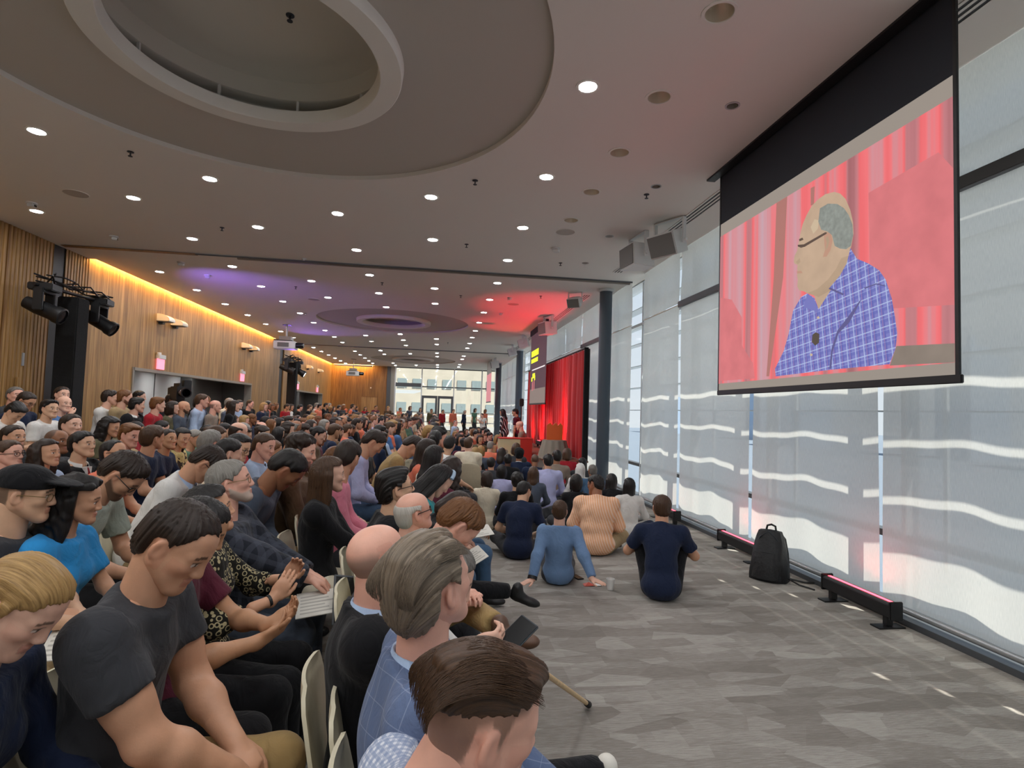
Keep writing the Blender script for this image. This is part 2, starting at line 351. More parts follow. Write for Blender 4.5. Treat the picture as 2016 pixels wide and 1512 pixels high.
MB().box((-1.5, -.04, .0), (1.0, .04, .03)).build('light_strip', 'cove_strip', t); MB().box((-1.5, -.06, -.05), (1.0, -.045, .05)).build('trough', 'ceiling_paint', t)
def pane(y0, y1, z0, z1, x, par): MB().box((x-.004, y0, z0), (x+.004, y1, z1)).build('pane', 'window_glass', par)
wE = struct(empty('window_end'))
xs_ = [-2.8, -1.02, 1.18, 3.1, 4.3]
for x in xs_: MB().box((x-.035, YE-.03, 0), (x+.035, YE+.12, CZ)).build('mullion', 'frame_white', wE)
for z0, z1 in ((3.16, 3.24), (CZ-.06, CZ), (.78, .84), (0, .08)): MB().box((-2.8, YE-.01, z0), (4.3, YE+.1, z1)).build('transom', 'frame_dark' if z0 > 3 else 'frame_white', wE)
MB().box((-2.8, YE-.01, 3.24), (-1.05, YE+.1, 3.42)).build('transom', 'frame_dark', wE)
for i in range(4):
    for z0, z1 in ((.08, .78), (.84, 3.16), (3.24, CZ-.06)):
        if i == 1 and z1 < 3.2: z0 = 2.62 if z1 > 1 else None
        if z0 is None: continue
        MB().box((xs_[i]+.035, YE+.03, z0), (xs_[i+1]-.035, YE+.04, z1)).build('pane', 'window_glass', wE)
dE = struct(empty('door_1'))
for x0 in (-.98, .1):
    for a, b_ in ((x0, x0+.14), (x0+.92, x0+1.06)): MB().box((a, YE-.02, .02), (b_, YE+.08, 2.6)).build('stile', 'frame_dark', dE)
    MB().box((x0+.14, YE-.02, 2.42), (x0+.92, YE+.08, 2.6)).build('rail', 'frame_dark', dE); MB().box((x0+.14, YE-.02, .02), (x0+.92, YE+.08, .28)).build('rail', 'frame_dark', dE)
    MB().box((x0+.14, YE+.02, .28), (x0+.92, YE+.03, 2.42)).build('pane', 'window_glass', dE)
# right side: glazing behind roller shades
bays = [-3.9+2.1*k for k in range(7)]                               # mullion lines of the near room
BAYS = [-3.82, -1.74, .34, 2.42, 4.50, 6.57, 8.71, 10.45] ; BAYS2 = [11.0, 12.95, 15.0, 17.05, 19.1, 21.15, 23.2, 24.1]; BAYS3 = [25.0, 27.2, 29.3, 31.4, 33.5, 35.6, 38.2]
GL = BAYS+BAYS2+BAYS3
for i in range(len(GL)-1):
    y0, y1 = GL[i], GL[i+1]
    w = struct(empty('window_%d' % (i+1)))
    MB().box((4.20, y0-.025, 0), (4.34, y0+.025, CZ)).build('mullion', 'frame_white', w)
    for z in (.66, 3.6): MB().box((4.2, y0+.025, z-.03), (4.32, y1-.025, z+.03)).build('transom', 'frame_dark' if z < 1 else 'frame_white', w)
    for z0, z1 in ((.06, .63), (.69, 3.57), (3.63, CZ-.02)): pane(y0+.026, y1-.026, z0, z1, 4.27, w)
struct(MB().box((3.94, YB, 0), (4.34, YE, .05)).build('baseboard_right', 'frame_dark'))
struct(MB().box((4.16, YB, CZ-.02), (4.4, YE, CZ+.4)).build('trim_2', 'frame_white'))
# sunshade fins outside the glass
def fin(z, w, n): return struct(MB().box((4.37, YB-6, z-.006), (4.37+w, YE+2, z+.006)).build('sunshade_fin', 'louver'))
for k, (z, w) in enumerate(((1.80, .2), (2.29, .2), (2.77, .2), (3.26, .2), (3.66, .23), (4.05, .26), (4.52, .22), (5.0, .3))): fin(z, w, k)
for k in range(24):
    struct(MB().box((4.44, -8+2.05*k, .4), (4.47, -7.96+2.05*k, 5.0)).build('sunshade_strut', 'louver'))
struct(MB().box((4.34, YB-6, 5.05), (4.66, YE+2, 5.2)).build('sun_block_slab', 'frame_white'))  # unseen slab added above the fins to block the remaining sun
# roller shades
def shade_mesh(y0, y1, z0, z1, seed, bow=0):
    m = MB(); ny, nz = 22, 22; rr = random.Random(seed); ph = [rr.random()*6.3 for _ in range(4)]; vs = []
    for j in range(nz+1):
        for i in range(ny+1):
            u, v = i/ny, j/nz; y = y0+(y1-y0)*u; z = z0+(z1-z0)*v; low = (1-v)
            x = XW+.012*math.sin(9*u+ph[0]+1.2*v)*(.3+low)+.006*math.sin(23*u+ph[1])*low+.006*math.sin(5*v+ph[2]+3*u)
            vs.append((x, y, z))
    fs = [(j*(ny+1)+i, j*(ny+1)+i+1, (j+1)*(ny+1)+i+1, (j+1)*(ny+1)+i) for j in range(nz) for i in range(ny)]
    return m.add(vs, fs)
def shade(y0, y1, label, seed, cassette, gaplo=.036):
    yc = (y0+y1)/2; t = thing('roller_shade', label, 'roller shade', (0, 0, 0), 0, 'roller shades along the window wall')
    shade_mesh(y0+gaplo, y1-gaplo, .13, 3.545, seed).build('lower_fabric', 'shade_fabric', t, True)
    shade_mesh(y0+gaplo, y1-gaplo, 3.575, CZ-.005, seed+50).build('upper_fabric', 'shade_fabric', t, True)
    MB().tube([(XW, y0+gaplo, .115), (XW, y1-gaplo, .115)], .028, 10).build('hem_bar', 'alu', t, True)
    if cassette: MB().box((XW-.05, y0, 3.5), (XW+.03, y1, 3.60)).build('cassette', 'frame_dark', t, bevel=.006)
    else: MB().tube([(XW, y0+gaplo, 3.555), (XW, y1-gaplo, 3.555)], .012, 8).build('hem_rod', 'plate_cream', t, True)
    return t
n_ = 0
for grp, bs, wh in (('near', BAYS, 'from the camera beside the open floor'), ('mid', BAYS2[:-1], 'beyond the round column along the stage'), ('far', BAYS3, 'of the far room')):
    for i in range(len(bs)-1):
        if bs[i+1] < .5: continue
        k = i if grp != 'near' else i-2
        shade(bs[i], bs[i+1] if not (grp == 'near' and i == len(bs)-2) else 10.4, 'pale translucent roller shade, %s panel %s' % (nth(k), wh), 7+n_, (grp == 'near' and i < 6 or grp == 'mid' and i == 1)); n_ += 1
# outside: buildings seen through the end window and the skyline behind the shades
struct(MB().box((-400, -400, -12.2), (500, 600, -12)).build('ground', 'ground_far'))
def tower(name, label, x0, x1, y0, y1, z0, z1, wallm, winm, nx, nz, ww, wh, zoff):
    t = thing(name, label, 'building', ((x0+x1)/2, y0, z0)); cx = (x0+x1)/2
    MB().box((x0-cx, 0, 0), (x1-cx, y1-y0, z1-z0)).build('wall', wallm, t)
    first = None
    for i in range(nx):
        for j in range(nz):
            if first is None: first = MB().box((-ww/2, -.12, -wh/2), (ww/2, .02, wh/2)).build('window', winm, t); o = first
            else: o = first.copy(); COL.objects.link(o); o.parent = t
            o.location = (x0-cx+(i+.5)*(x1-x0)/nx, 0, zoff+j*(z1-z0-zoff)/nz)
    return t
tower('office_block', 'beige office block with rows of pale green windows outside the end window', -12, 10.5, 95, 115, -12, 26, 'facade', 'facade_window', 9, 9, 1.55, 1.5, 2)
tower('glass_tower', 'bluish glass tower standing behind the office block', 16.5, 27, 170, 182, -12, 50, 'glass_tower', 'facade_b', 5, 14, 1.7, 1.4, 2)
tower('low_block', 'low pale grey block beside the glass tower', 11.5, 19, 140, 150, -12, 9, 'facade_b', 'facade_window', 4, 5, 1.2, 1.8, 3)
t = thing('terrace_pergola', 'white slatted pergola on the terrace outside the end window', 'pergola', (-2.6, 44, -.1))
for k in range(7): MB().box((-1.6, k*.9, 3.1), (1.4-k*.12, k*.9+.12, 3.22)).build('slat', 'frame_white', t)
for k in range(5): MB().box((-1.45, k*1.3, 0), (-1.35, k*1.3+.1, 3.1)).build('post', 'frame_white', t)
struct(MB().box((-8, YE+.3, -.25), (9, 60, -.1)).build('terrace', 'concrete'))
rg = thing('terrace_railing', 'pale glass-height railing along the terrace edge outside', 'railing', (0, 58, -.1))
MB().box((-7, 0, 1.15), (9, .08, 1.25)).build('handrail', 'frame_white', rg)
for k in range(9): MB().box((-7+2*k, 0, 0), (-6.94+2*k, .06, 1.15)).build('post', 'frame_white', rg)
hs = [(-60, 26), (-20, 34), (8, 22), (30, 40), (48, 24), (70, 46), (95, 30), (120, 24), (150, 42), (190, 30), (-100, 38), (240, 44), (300, 30)]
for k, (yy, hh) in enumerate(hs):
    t = tag(MB().box((-9, -8, 0), (9, 8, hh)).box((-5, -4, hh), (5, 5, hh+4)).box((-1, -1, hh+4), (1, 1, hh+9)).build('city_tower', 'skyline'), 'hazy grey city tower behind the shades, %s along the skyline from the rear' % nth(k), 'building', 'skyline outside the shades'); t.location = (190+14*(k % 3), yy*1.6-40, -12)
# ---------------------------------------------------------------- ceiling fixtures
def lathe_part(name, prof, m, par, n=20, R=None, c=(0, 0, 0)): return MB().lathe(prof, c, n, R).build(name, m, par, True)
LAMP_PROTO = None
def downlight(x, y, label):
    global LAMP_PROTO
    if LAMP_PROTO is None:
        t = empty('ceiling_downlight')
        lathe_part('trim_ring', [(.105, 0), (.105, -.006), (.078, -.006), (.075, .0)], 'ceiling_ring', t)
        lathe_part('lamp_face', [(.076, -.003), (.05, -.008), (.001, -.010)], 'lamp_warm', t)
        LAMP_PROTO = t; o = t
    else: o = copy_tree(LAMP_PROTO)
    o.location = (x, y, CZ); tag(o, label, 'downlight', 'lit downlights in the ceiling')
COLS = {1.2: 'window-side', -.17: 'second', -1.53: 'third', -2.92: 'fourth', -4.28: 'fifth', -6.1: 'wood-wall-side'}
def inring(x, y, m=.25): return any((x-a)**2+(y-b)**2 < (RO+m)**2 for a, b in RINGS)
for ci, (x, cname) in enumerate(COLS.items()):
    odd = ci in (0, 2, 4); k = 0
    for y in [(-2.02+.93*j) for j in range(44)]:
        j = round((y+2.02)/.93)
        if (j % 2 == 0) != (not odd): continue
        if 10.5 < y < 11.8 or 25.6 < y < 27 or y > 37.4 or y < -3.5 or inring(x, y): continue
        if y < 3.2 and x < 0 and y > -1.5 and False: continue
        xx = x+.006*(y-7)
        downlight(xx, y, 'lit round downlight, %s from the camera in the %s column' % (nth(k), cname)); k += 1
mat('can_reflector', '#ece4d0', .35, metal=.5)
def open_can(x, y, r, label, facing):
    t = thing('open_downlight', label, 'downlight', (x, y, CZ), 0, 'unlit reflector downlights')
    lathe_part('trim_ring', [(r+.022, 0), (r+.022, -.006), (r, -.006), (r-.004, .0)], 'ceiling_ring', t, 28)
    lathe_part('reflector', [(r-.001, -.004), (r*.92, .05), (r*.72, .12), (r*.5, .15)], 'can_reflector', t, 28); lathe_part('lamp_socket', [(r*.52, .149), (.001, .151)], 'black_plastic', t, 20)
for k, y in enumerate((3.48, 4.53, 5.59, 6.67, 7.73)):
    open_can(1.84, y, .10, 'unlit round reflector downlight, %s from the camera in its line' % nth(k), 0)
for k, (x, y) in enumerate(((2.53, 4.53), (2.56, 6.34), (2.6, 8.3), (2.65, 9.9))):
    t = thing('recessed_sensor', 'small round steel ceiling can by the screen, %s from the camera' % nth(k), 'ceiling fitting', (x, y, CZ), 0, 'small steel ceiling cans')
    lathe_part('trim_ring', [(.065, 0), (.065, -.005), (.05, -.005)], 'alu', t); lathe_part('insert', [(.0515, -.003), (.045, .04), (.001, .045)] if k < 2 else [(.05, -.003), (.001, -.001)], 'trim_grey', t)
for k, (x, y) in enumerate(((-1.34, 4.73), (-3.53, 6.67), (.37, 6.63), (.41, 9.26), (2.54, 6.6), (-3.5, 9.3), (-1.3, 12.6), (.5, 13.5), (-3.4, 13.6), (2.2, 10.0), (2.4, 13.0), (-4.05, 17.5), (.4, 23.2))):
    z = CZ+(.475 if k == 0 else 0)
    t = thing('sprinkler_head', 'small dark sprinkler head, %s' % ['inside the nearest ceiling well', 'left of the nearest ceiling disc', 'just beyond the nearest ceiling disc', 'in front of the partition track by the windows', 'beside the steel can near the screen', 'before the partition track on the wood side', 'just past the partition track mid room', 'past the track near the windows', 'past the track near the wood wall', 'near the air slot before the track', 'near the red-lit ceiling', 'left of the violet ceiling disc', 'beyond the violet ceiling disc'][k], 'sprinkler', (x, y, z), 0, 'sprinkler heads')
    lathe_part('escutcheon', [(.035, 0), (.035, -.006), (.012, -.012)], 'dark_metal', t, 14); MB().tube([(0, 0, -.01), (0, 0, -.05)], .008, 6).build('stem', 'dark_metal', t); lathe_part('deflector', [(.024, -.05), (.024, -.054), (.001, -.056)], 'dark_metal', t, 12)
for k, (x, y) in enumerate(((-5.0, 8.21), (1.88, 8.25), (-3.3, 15.1), (1.9, 14.2))):
    t = thing('ceiling_speaker', 'flush round perforated ceiling speaker, %s' % ['left by the wood wall', 'by the unlit cans near the windows', 'left of the violet disc', 'below the red wash'][k], 'speaker', (x, y, CZ), 0, 'flush ceiling speakers')
    lathe_part('rim', [(.155, 0), (.155, -.006), (.145, -.007)], 'ceiling_paint', t, 32); lathe_part('grille', [(.147, -.005), (.001, -.005)], 'ceil_grille', t, 32)
for k, (x, y, s) in enumerate(((-5.9, 8.75, 1), (-5.6, 10.25, 1), (1.92, 9.12, 1), (-5.2, 11.85, 1), (-5.1, 12.9, 1), (1.7, 13.4, .9), (1.75, 15.6, .9), (-2.6, 10.9, .6))):
    t = thing('projector_mount_box', 'small white ceiling detector bracket, %s' % ['far left near the wood wall', 'left beside a lit downlight', 'near the air slot before the track', 'just behind the track on the left', 'left below the warm cove', 'in front of the red wash', 'inside the red wash', 'beside the partition track'][k], 'detector', (x, y, CZ), .5*k, 'white ceiling detectors')
    lathe_part('base', [(.07*s, 0), (.07*s, -.02), (.001, -.025)], 'speaker_white', t, 18)
    MB().box((-.03*s, -.05*s, -.07*s), (.05*s, .05*s, -.02*s)).build('head', 'speaker_white', t, bevel=.008); MB().box((.045*s, -.02*s, -.06*s), (.06*s, .02*s, -.035*s)).build('lens', 'black_gloss', t)
# operable partition tracks across the ceiling
for k, y in enumerate((TR1, TR2)):
    t = thing('partition_track', ['grey metal partition track crossing the ceiling before the violet disc', 'grey metal partition track crossing the far ceiling'][k], 'ceiling track', (0, y, CZ), 0, 'partition tracks')
    MB().box((-6.85, -.09, -.012), (3.98, .02, 0)).build('rail', 'alu', t); MB().box((-4.6, -.09, -.035), (3.98, -.07, -.012)).build('lip', 'frame_dark', t)
    MB().box((-3.9, .05, -.03), (3.98, .11, 0)).build('rail', 'trim_grey', t); MB().box((-6.9, -.1, -.02), (-4.6, .03, -.012)).build('cover', 'wood_end', t)
# air slots
for k, (y0, y1) in enumerate(((-1.0, 10.4), (12.6, 18.8), (19.5, 25.5))):
    t = thing('air_slot', 'black slotted linear air diffuser in the ceiling, %s' % ['passing the big screen', 'in the red wash', 'beyond the stage'][k], 'air vent', (3.45, y0, CZ-.001), 0, 'linear air slots')
    for q in range(3): MB().box((-.085+.055*q, 0, -.004), (-.055+.055*q, y1-y0, 0)).build('slot', 'black_plastic', t)
    for q in range(4): MB().box((-.11+.055*q, 0, -.008), (-.085+.055*q, y1-y0, 0)).build('blade', 'ceiling_paint', t)
# white loudspeakers hung by the windows
def wall_speaker(loc, rz, tilt, s, label):
    t = thing('loudspeaker', label, 'loudspeaker', loc, rz, 'white loudspeakers under the ceiling')
    R = Matrix.Rotation(tilt, 3, 'Y')
    def cab(w, h, d, c):
        m = MB(); pr = [(-d/2, -w/2), (d/2, -w*.33), (d/2, w*.33), (-d/2, w/2)]
        vs = [(x, y, -h/2) for x, y in pr]+[(x, y, h/2) for x, y in pr]
        return m.add([R @ Vector(v)+Vector(c) for v in vs], [(0, 1, 2, 3)[::-1], (4, 5, 6, 7), (0, 1, 5, 4), (1, 2, 6, 5), (2, 3, 7, 6), (3, 0, 4, 7)])
    cab(.42*s, .30*s, .34*s, (0, 0, -.30*s)).build('cabinet', 'speaker_white', t, bevel=.01)
    MB().box((-.008, -.19*s, -.13*s), (0, .19*s, .13*s), R, R @ Vector((-.175*s, 0, 0))+Vector((0, 0, -.30*s))).build('grille', 'speaker_grille', t)
    MB().box((-.03*s, -.235*s, -.34*s), (.03*s, -.215*s, 0)).box((-.03*s, .215*s, -.34*s), (.03*s, .235*s, 0)).box((-.03*s, -.235*s, -.012), (.03*s, .235*s, 0)).build('yoke', 'speaker_white', t)
    lathe_part('knob', [(.02*s, 0), (.02*s, .03*s), (.001, .03*s)], 'speaker_white', t, 12, Matrix.Rotation(math.pi/2, 3, 'X'), (0, -.235*s, -.30*s))
    return t
wall_speaker((3.2, 7.4, CZ-.01), .5, -.38, 1.1, 'white tilted loudspeaker, upper one of the pair beside the big screen')
wall_speaker((3.02, 8.15, CZ-.002), 0.12, -.05, 1.15, 'white wide loudspeaker, lower one of the pair beside the big screen')
wall_speaker((3.1, 12.4, CZ), .9, -.4, .75, 'small white loudspeaker near the first round column')
wall_speaker((3.12, 15.6, CZ-.01), .25, -.1, 1.2, 'white loudspeaker glowing in the red wash beside the stage screen')
wall_speaker((3.1, 19.9, CZ), -.4, -.3, 1.0, 'white loudspeaker glowing red beyond the stage screen')
wall_speaker((3.1, 23.0, CZ), -.2, -.3, 1.0, 'white loudspeaker under the ceiling before the far track')
wall_speaker((3.0, 29.0, CZ), 0, -.2, 1.2, 'white loudspeaker beside the far narrow screen')
# ceiling projectors
def projector(loc, drop, label):
    t = thing('ceiling_projector', label, 'projector', loc, 0, 'ceiling projectors')
    lathe_part('ceiling_plate', [(.16, 0), (.16, -.01), (.001, -.012)], 'dark_metal', t, 20); MB().tube([(0, 0, 0), (0, 0, -drop)], .03, 10).build('pole', 'alu', t, True)
    MB().box((-.2, -.2, -drop-.14), (.2, .2, -drop)).build('bracket', 'trim_grey', t, bevel=.01); MB().box((-.26, -.24, -drop-.17), (.26, .24, -drop-.14)).build('tray', 'black_plastic', t)
    b = MB().box((-.36, -.28, -drop-.44), (.36, .28, -drop-.17)).build('body', 'speaker_white', t, bevel=.02)
    MB().box((-.22, -.29, -drop-.38), (.16, -.275, -drop-.23)).build('vent', 'speaker_grille', b)
    lathe_part('lens_barrel', [(.001, 0), (.10, 0), (.10, .22), (.08, .26), (.001, .25)], 'black_gloss', t, 20, Matrix.Rotation(math.pi/2, 3, 'Y'), (.36, -.1, -drop-.3))
projector((-5.3, 20.3, CZ), .42, 'white projector on a pole under the ceiling left of the violet disc')
projector((-4.9, 33.5, CZ), .55, 'white projector on a pole near the far end wall')
# wall washers and exit signs on the wood wall
def washer(y, label):
    t = thing('wall_sconce', label, 'wall lamp', (XL, y, 3.72), 0, 'white quarter-round wall lamps')
    pr = [(0, .14)]+[(.30*math.sin(a), .14*math.cos(a)) for a in [i*math.pi/2/7 for i in range(1, 8)]]+[(.30, -.04), (0, -.04)]
    MB().prism(pr, -.16, .16, 'y').build('housing', 'plate_cream', t, bevel=.004); MB().box((.02, -.14, -.055), (.26, .14, -.04)).build('underside', 'trim_grey', t); MB().box((0, -.06, -.11), (.10, .06, -.055)).build('bracket', 'dark_metal', t)
for k, y in enumerate((15.0, 15.75, 21.1, 21.9, 27.9, 31.2, 34.0)):
    washer(y, 'cream quarter-round wall lamp, %s from the camera along the wood wall' % nth(k))
for k, (y, x) in enumerate(((15.1, XL), (21.1, XL), (29.2, XL), (33.9, XL))):
    t = thing('exit_sign', 'pink glowing exit sign with white top, %s from the camera' % nth(k), 'exit sign', (x, y, 2.47), 0, 'glowing exit signs')
    MB().box((.02, -.17, 0), (.06, .17, .27)).build('glowing_panel', 'exit_glow', t, bevel=.004); MB().box((0, -.17, .26), (.09, .17, .37)).build('top_housing', 'speaker_white', t, bevel=.01)
    MB().lathe([(.05, -.04), (.055, .0), (.05, .04), (.001, .04)], (.05, -.13, .38), 12).build('lamp_head', 'speaker_white', t, True)
# lighting towers with moving heads
def moving_head(par, c, rz, tilt, lit=False):
    R = Matrix.Rotation(rz, 3, 'Z')
    m = MB().box((-.18, -.16, -.06), (.18, .16, .06), R, c); a = m.build('head_base', 'black_plastic', par, bevel=.015)
    y = MB()
    for s in (-1, 1): y.box((-.07, s*.17-.025, -.40), (.07, s*.17+.025, -.02), R, c)
    y.box((-.08, -.19, -.10), (.08, .19, -.05), R, c); y.build('yoke', 'black_plastic', par, bevel=.01)
    R2 = R @ Matrix.Rotation(tilt, 3, 'Y')
    cc = Vector(c)+Vector((0, 0, -.36))
    h = MB().lathe([(.001, -.30), (.10, -.28), (.125, -.1), (.125, .16), (.145, .20), (.145, .30), (.12, .31)], cc, 18, R2).build('lamp_head', 'black_plastic', par, True)
    MB().lathe([(.125, .29), (.001, .30)], cc, 18, R2).build('lens', 'beam_white' if lit else 'black_gloss', h, True)
def light_tower(x, y, label, lit):
    t = thing('lighting_tower', label, 'lighting tower', (x, y, 0), 0, 'black lighting towers')
    MB().box((-.17, -.17, .02), (.17, .17, 3.45)).build('fabric_sleeve', 'black_fabric', t, bevel=.02)
    MB().box((-.4, -.4, 0), (.4, .4, .025)).build('base_plate', 'black_plastic', t)
    R = Matrix.Rotation(.0, 3, 'Z'); MB().tube([(-.1, -.85, 3.52), (.1, .85, 3.52)], .03, 10).build('crossbar', 'black_plastic', t, True)
    moving_head(t, (-.08, -.62, 3.5), .1, 1.95, False); moving_head(t, (.08, .62, 3.5), .1, 2.1, lit)
    cb = MB()
    for k in range(6):
        rr = random.Random(k); cb.tube([(rr.uniform(-.2, .2), -.8+j*.32, 3.62+rr.uniform(-.06, .1)) for j in range(6)], .014, 6)
    cb.build('cables', 'black_plastic', t, True)
light_tower(-6.45, 10.75, 'tall black lighting tower with moving heads at the near wood wall', False)
light_tower(-6.0, 24.2, 'distant black lighting tower with two lit white lenses', True)
# ---------------------------------------------------------------- columns, screens, stage
for k, (x, y, r) in enumerate(((3.68, 11.9, .14), (3.66, 24.6, .15), (3.5, 31.6, .16))):
    t = thing('round_column', 'slate blue round steel column, %s from the camera' % nth(k), 'column', (x, y, 0), 0, 'round steel columns')
    MB().lathe([(r, 0), (r, CZ-.04)], (0, 0, 0), 28).build('shaft', 'column_paint', t, True); MB().lathe([(r+.02, 0), (r+.02, .05), (r, .06)], (0, 0, 0), 28).build('base_collar', 'dark_metal', t, True); MB().lathe([(r, CZ-.06), (r+.03, CZ-.05), (r+.03, CZ-.005)], (0, 0, 0), 28).build('top_collar', 'frame_white', t, True)
SX = 3.18
def px2(px, py, X):
    d = FW+RT*((px-1008)/FPX)+UP*((756-py)/FPX); t = X/d.x; return (d.y*t, CAM_H+d.z*t)
def m_emit(name, col, s, stripes=None):
    m, n, l, b = newmat(name); b.inputs['Base Color'].default_value = (.02, .02, .02, 1); b.inputs['Roughness'].default_value = .9
    b.inputs['Emission Color'].default_value = lin(col); b.inputs['Emission Strength'].default_value = s
    return m, n, l, b
def m_projected_curtain():
    m, n, l, b = m_emit('picture_curtain', '#e06a6e', .62)
    t = n.new('ShaderNodeTexCoord'); s = n.new('ShaderNodeSeparateXYZ'); l.new(t.outputs['Object'], s.inputs[0])
    cb = n.new('ShaderNodeCombineXYZ'); l.new(nodes_math(n, l, 'MULTIPLY_ADD', s.outputs[2], -.05), cb.inputs[0]); l.new(s.outputs[1], cb.inputs[1])
    cb.inputs[0].links[0].from_node.inputs[2].default_value = 0
    nz = n.new('ShaderNodeTexNoise'); nz.noise_dimensions = '2D'; nz.inputs['Scale'].default_value = 3.2; nz.inputs['Detail'].default_value = 3; 
    mp = n.new('ShaderNodeMapping'); mp.inputs['Scale'].default_value = (.4, 1.3, 1); l.new(cb.outputs[0], mp.inputs[0]); l.new(mp.outputs[0], nz.inputs[0])
    r = n.new('ShaderNodeValToRGB'); l.new(nz.outputs[0], r.inputs[0]); e = r.color_ramp.elements
    e[0].position = .28; e[0].color = lin('#a8686c'); e[1].position = .75; e[1].color = lin('#c9a3ad')
    for p, c in ((.40, '#c47d82'), (.47, '#ee6a6e'), (.53, '#f4767a'), (.60, '#d98a90')): k = e.new(p); k.color = lin(c)
    l.new(r.outputs[0], b.inputs['Emission Color']); return m
m_projected_curtain()
def m_plaid_print(name, base, lines):
    m, n, l, b = m_emit(name, base, .62); t = n.new('ShaderNodeTexCoord'); mp = n.new('ShaderNodeMapping'); l.new(t.outputs['Object'], mp.inputs[0]); mp.inputs['Rotation'].default_value = (.12, 0, 0)
    s = n.new('ShaderNodeSeparateXYZ'); l.new(mp.outputs[0], s.inputs[0]); col = lin(base)
    for ax, pitch, w, o, c, f in lines:
        fr = nodes_math(n, l, 'FRACT', nodes_math(n, l, 'ADD', nodes_math(n, l, 'DIVIDE', s.outputs[ax], pitch), o)); k = nodes_math(n, l, 'MULTIPLY', nodes_math(n, l, 'LESS_THAN', fr, w), f)
        col = mixcol(n, l, k, col, lin(c))
    l.new(col, b.inputs['Emission Color']); return m
m_plaid_print('picture_shirt', '#7d7fc4', [(1, .085, .30, 0, '#5d5fae', .8), (2, .085, .26, .2, '#5f66b4', .6), (1, .085, .10, .5, '#b9c6ea', .8), (2, .085, .10, .62, '#b4c4ea', .8), (1, .085, .05, .8, '#c58aa8', .6), (2, .085, .05, .9, '#9fb2e2', .5)])
for nm, c in (('picture_skin', '#c2a68c'), ('picture_skin_dark', '#b49a80'), ('picture_ear', '#bf937c'), ('picture_hair', '#8c918a'), ('picture_line', '#5d4a40'), ('picture_collar', '#7678bd'), ('picture_mic', '#54493f'), ('picture_desk', '#8a7d72'), ('picture_shadow', '#d8777b'), ('picture_brown', '#b0766e'), ('picture_border', '#9a9086'), ('picture_highlight', '#cdb79a'), ('picture_collar_dark', '#5e5a8e')):
    m_, n_e, l_e, b_e = m_emit(nm, c, .62)
    if nm in ('picture_skin', 'picture_hair', 'picture_skin_dark', 'picture_shadow', 'picture_desk'):   # printed grain of the projected picture
        t_e = n_e.new('ShaderNodeTexCoord'); g_e = n_e.new('ShaderNodeTexNoise'); g_e.inputs['Scale'].default_value = 26 if nm == 'picture_hair' else 5; g_e.inputs['Detail'].default_value = 6; l_e.new(t_e.outputs['Object'], g_e.inputs[0]); v_e = lin(c); k_e = .45 if nm == 'picture_hair' else .22
        l_e.new(mixcol(n_e, l_e, g_e.outputs[0], tuple(q*(1-k_e) for q in v_e[:3])+(1,), tuple(min(1, q*(1+k_e)) for q in v_e[:3])+(1,)), b_e.inputs['Emission Color'])
scr = thing('projection_screen', 'large hanging projection screen showing a man in a plaid shirt', 'projection screen', (SX, 4.46, 0))
Y0, Y1 = 3.0-4.46, 5.92-4.46
MB().box((-.005, Y0, 3.9), (.005, Y1, CZ)).build('black_drop', 'screen_black', scr)
MB().box((-.006, Y0, 1.98), (.006, Y1, 3.905)).build('fabric', 'picture_border', scr)
MB().box((-.012, Y0-.03, 1.94), (.012, Y1+.02, 1.995)).build('bottom_bar', 'black_plastic', scr, bevel=.005)
MB().box((-.009, Y0-.012, 1.97), (.009, Y0+.012, CZ)).build('edge_band', 'black_plastic', scr); MB().box((-.009, Y1-.012, 1.97), (.009, Y1+.012, CZ)).build('edge_band', 'black_plastic', scr)
MB().box((-.12, Y0-.12, CZ-.02), (-.02, Y1+.12, CZ)).build('ceiling_slot', 'black_plastic', scr)
pic = MB().box((-.0085, Y0+.012, 2.07), (-.006, Y1-.012, 3.765)).build('projected_picture', 'picture_curtain', scr)
def decal(name, pts, m, lift, crop=(1500, 360, .26455)):
    pl = []
    for a, b in pts:
        y, z = px2(crop[0]+a*crop[2], crop[1]+b*crop[2], SX); pl.append((max(Y0+.013, min(Y1-.013, y-4.46)), max(2.071, min(3.764, z))))
    me = bpy.data.meshes.new(name); me.from_pydata([(-.0086-.0004*lift, a, b) for a, b in pl], [], [tuple(range(len(pl)))])
    bm = bmesh.new(); bm.from_mesh(me); bmesh.ops.triangulate(bm, faces=bm.faces[:]); bm.to_mesh(me); bm.free()
    o = link(name, me, m, pic); return o
full = (0, 0, 1)
decal('shadow_shape', [(1712, 380), (1850, 300), (1882, 330), (1882, 600), (1716, 610)], 'picture_shadow', 1, full)
decal('shadow_shape', [(1420, 586), (1442, 590), (1462, 625), (1462, 680), (1484, 715), (1488, 745), (1420, 750)], 'picture_shadow', 1, full)
decal('fold', [(115, 150), (195, 100), (165, 700), (60, 1440), (40, 1440), (95, 700)], 'picture_brown', 1)
decal('fold', [(370, 40), (400, 25), (395, 160), (370, 170)], 'picture_brown', 1)
decal('desk', [(1010, 1215), (1480, 1190), (1480, 1390), (960, 1360)], 'picture_desk', 1.5)
decal('head', [(545, 68), (480, 85), (430, 120), (380, 170), (340, 240), (310, 310), (293, 380), (284, 425), (276, 470), (270, 505), (250, 545), (244, 590), (256, 606), (272, 610), (270, 640), (274, 660), (268, 690), (275, 720), (270, 770), (285, 800), (320, 808), (345, 822), (400, 840), (430, 940), (520, 800), (640, 620), (668, 500), (690, 380), (686, 290), (665, 200), (630, 120), (590, 80)], 'picture_skin', 2)
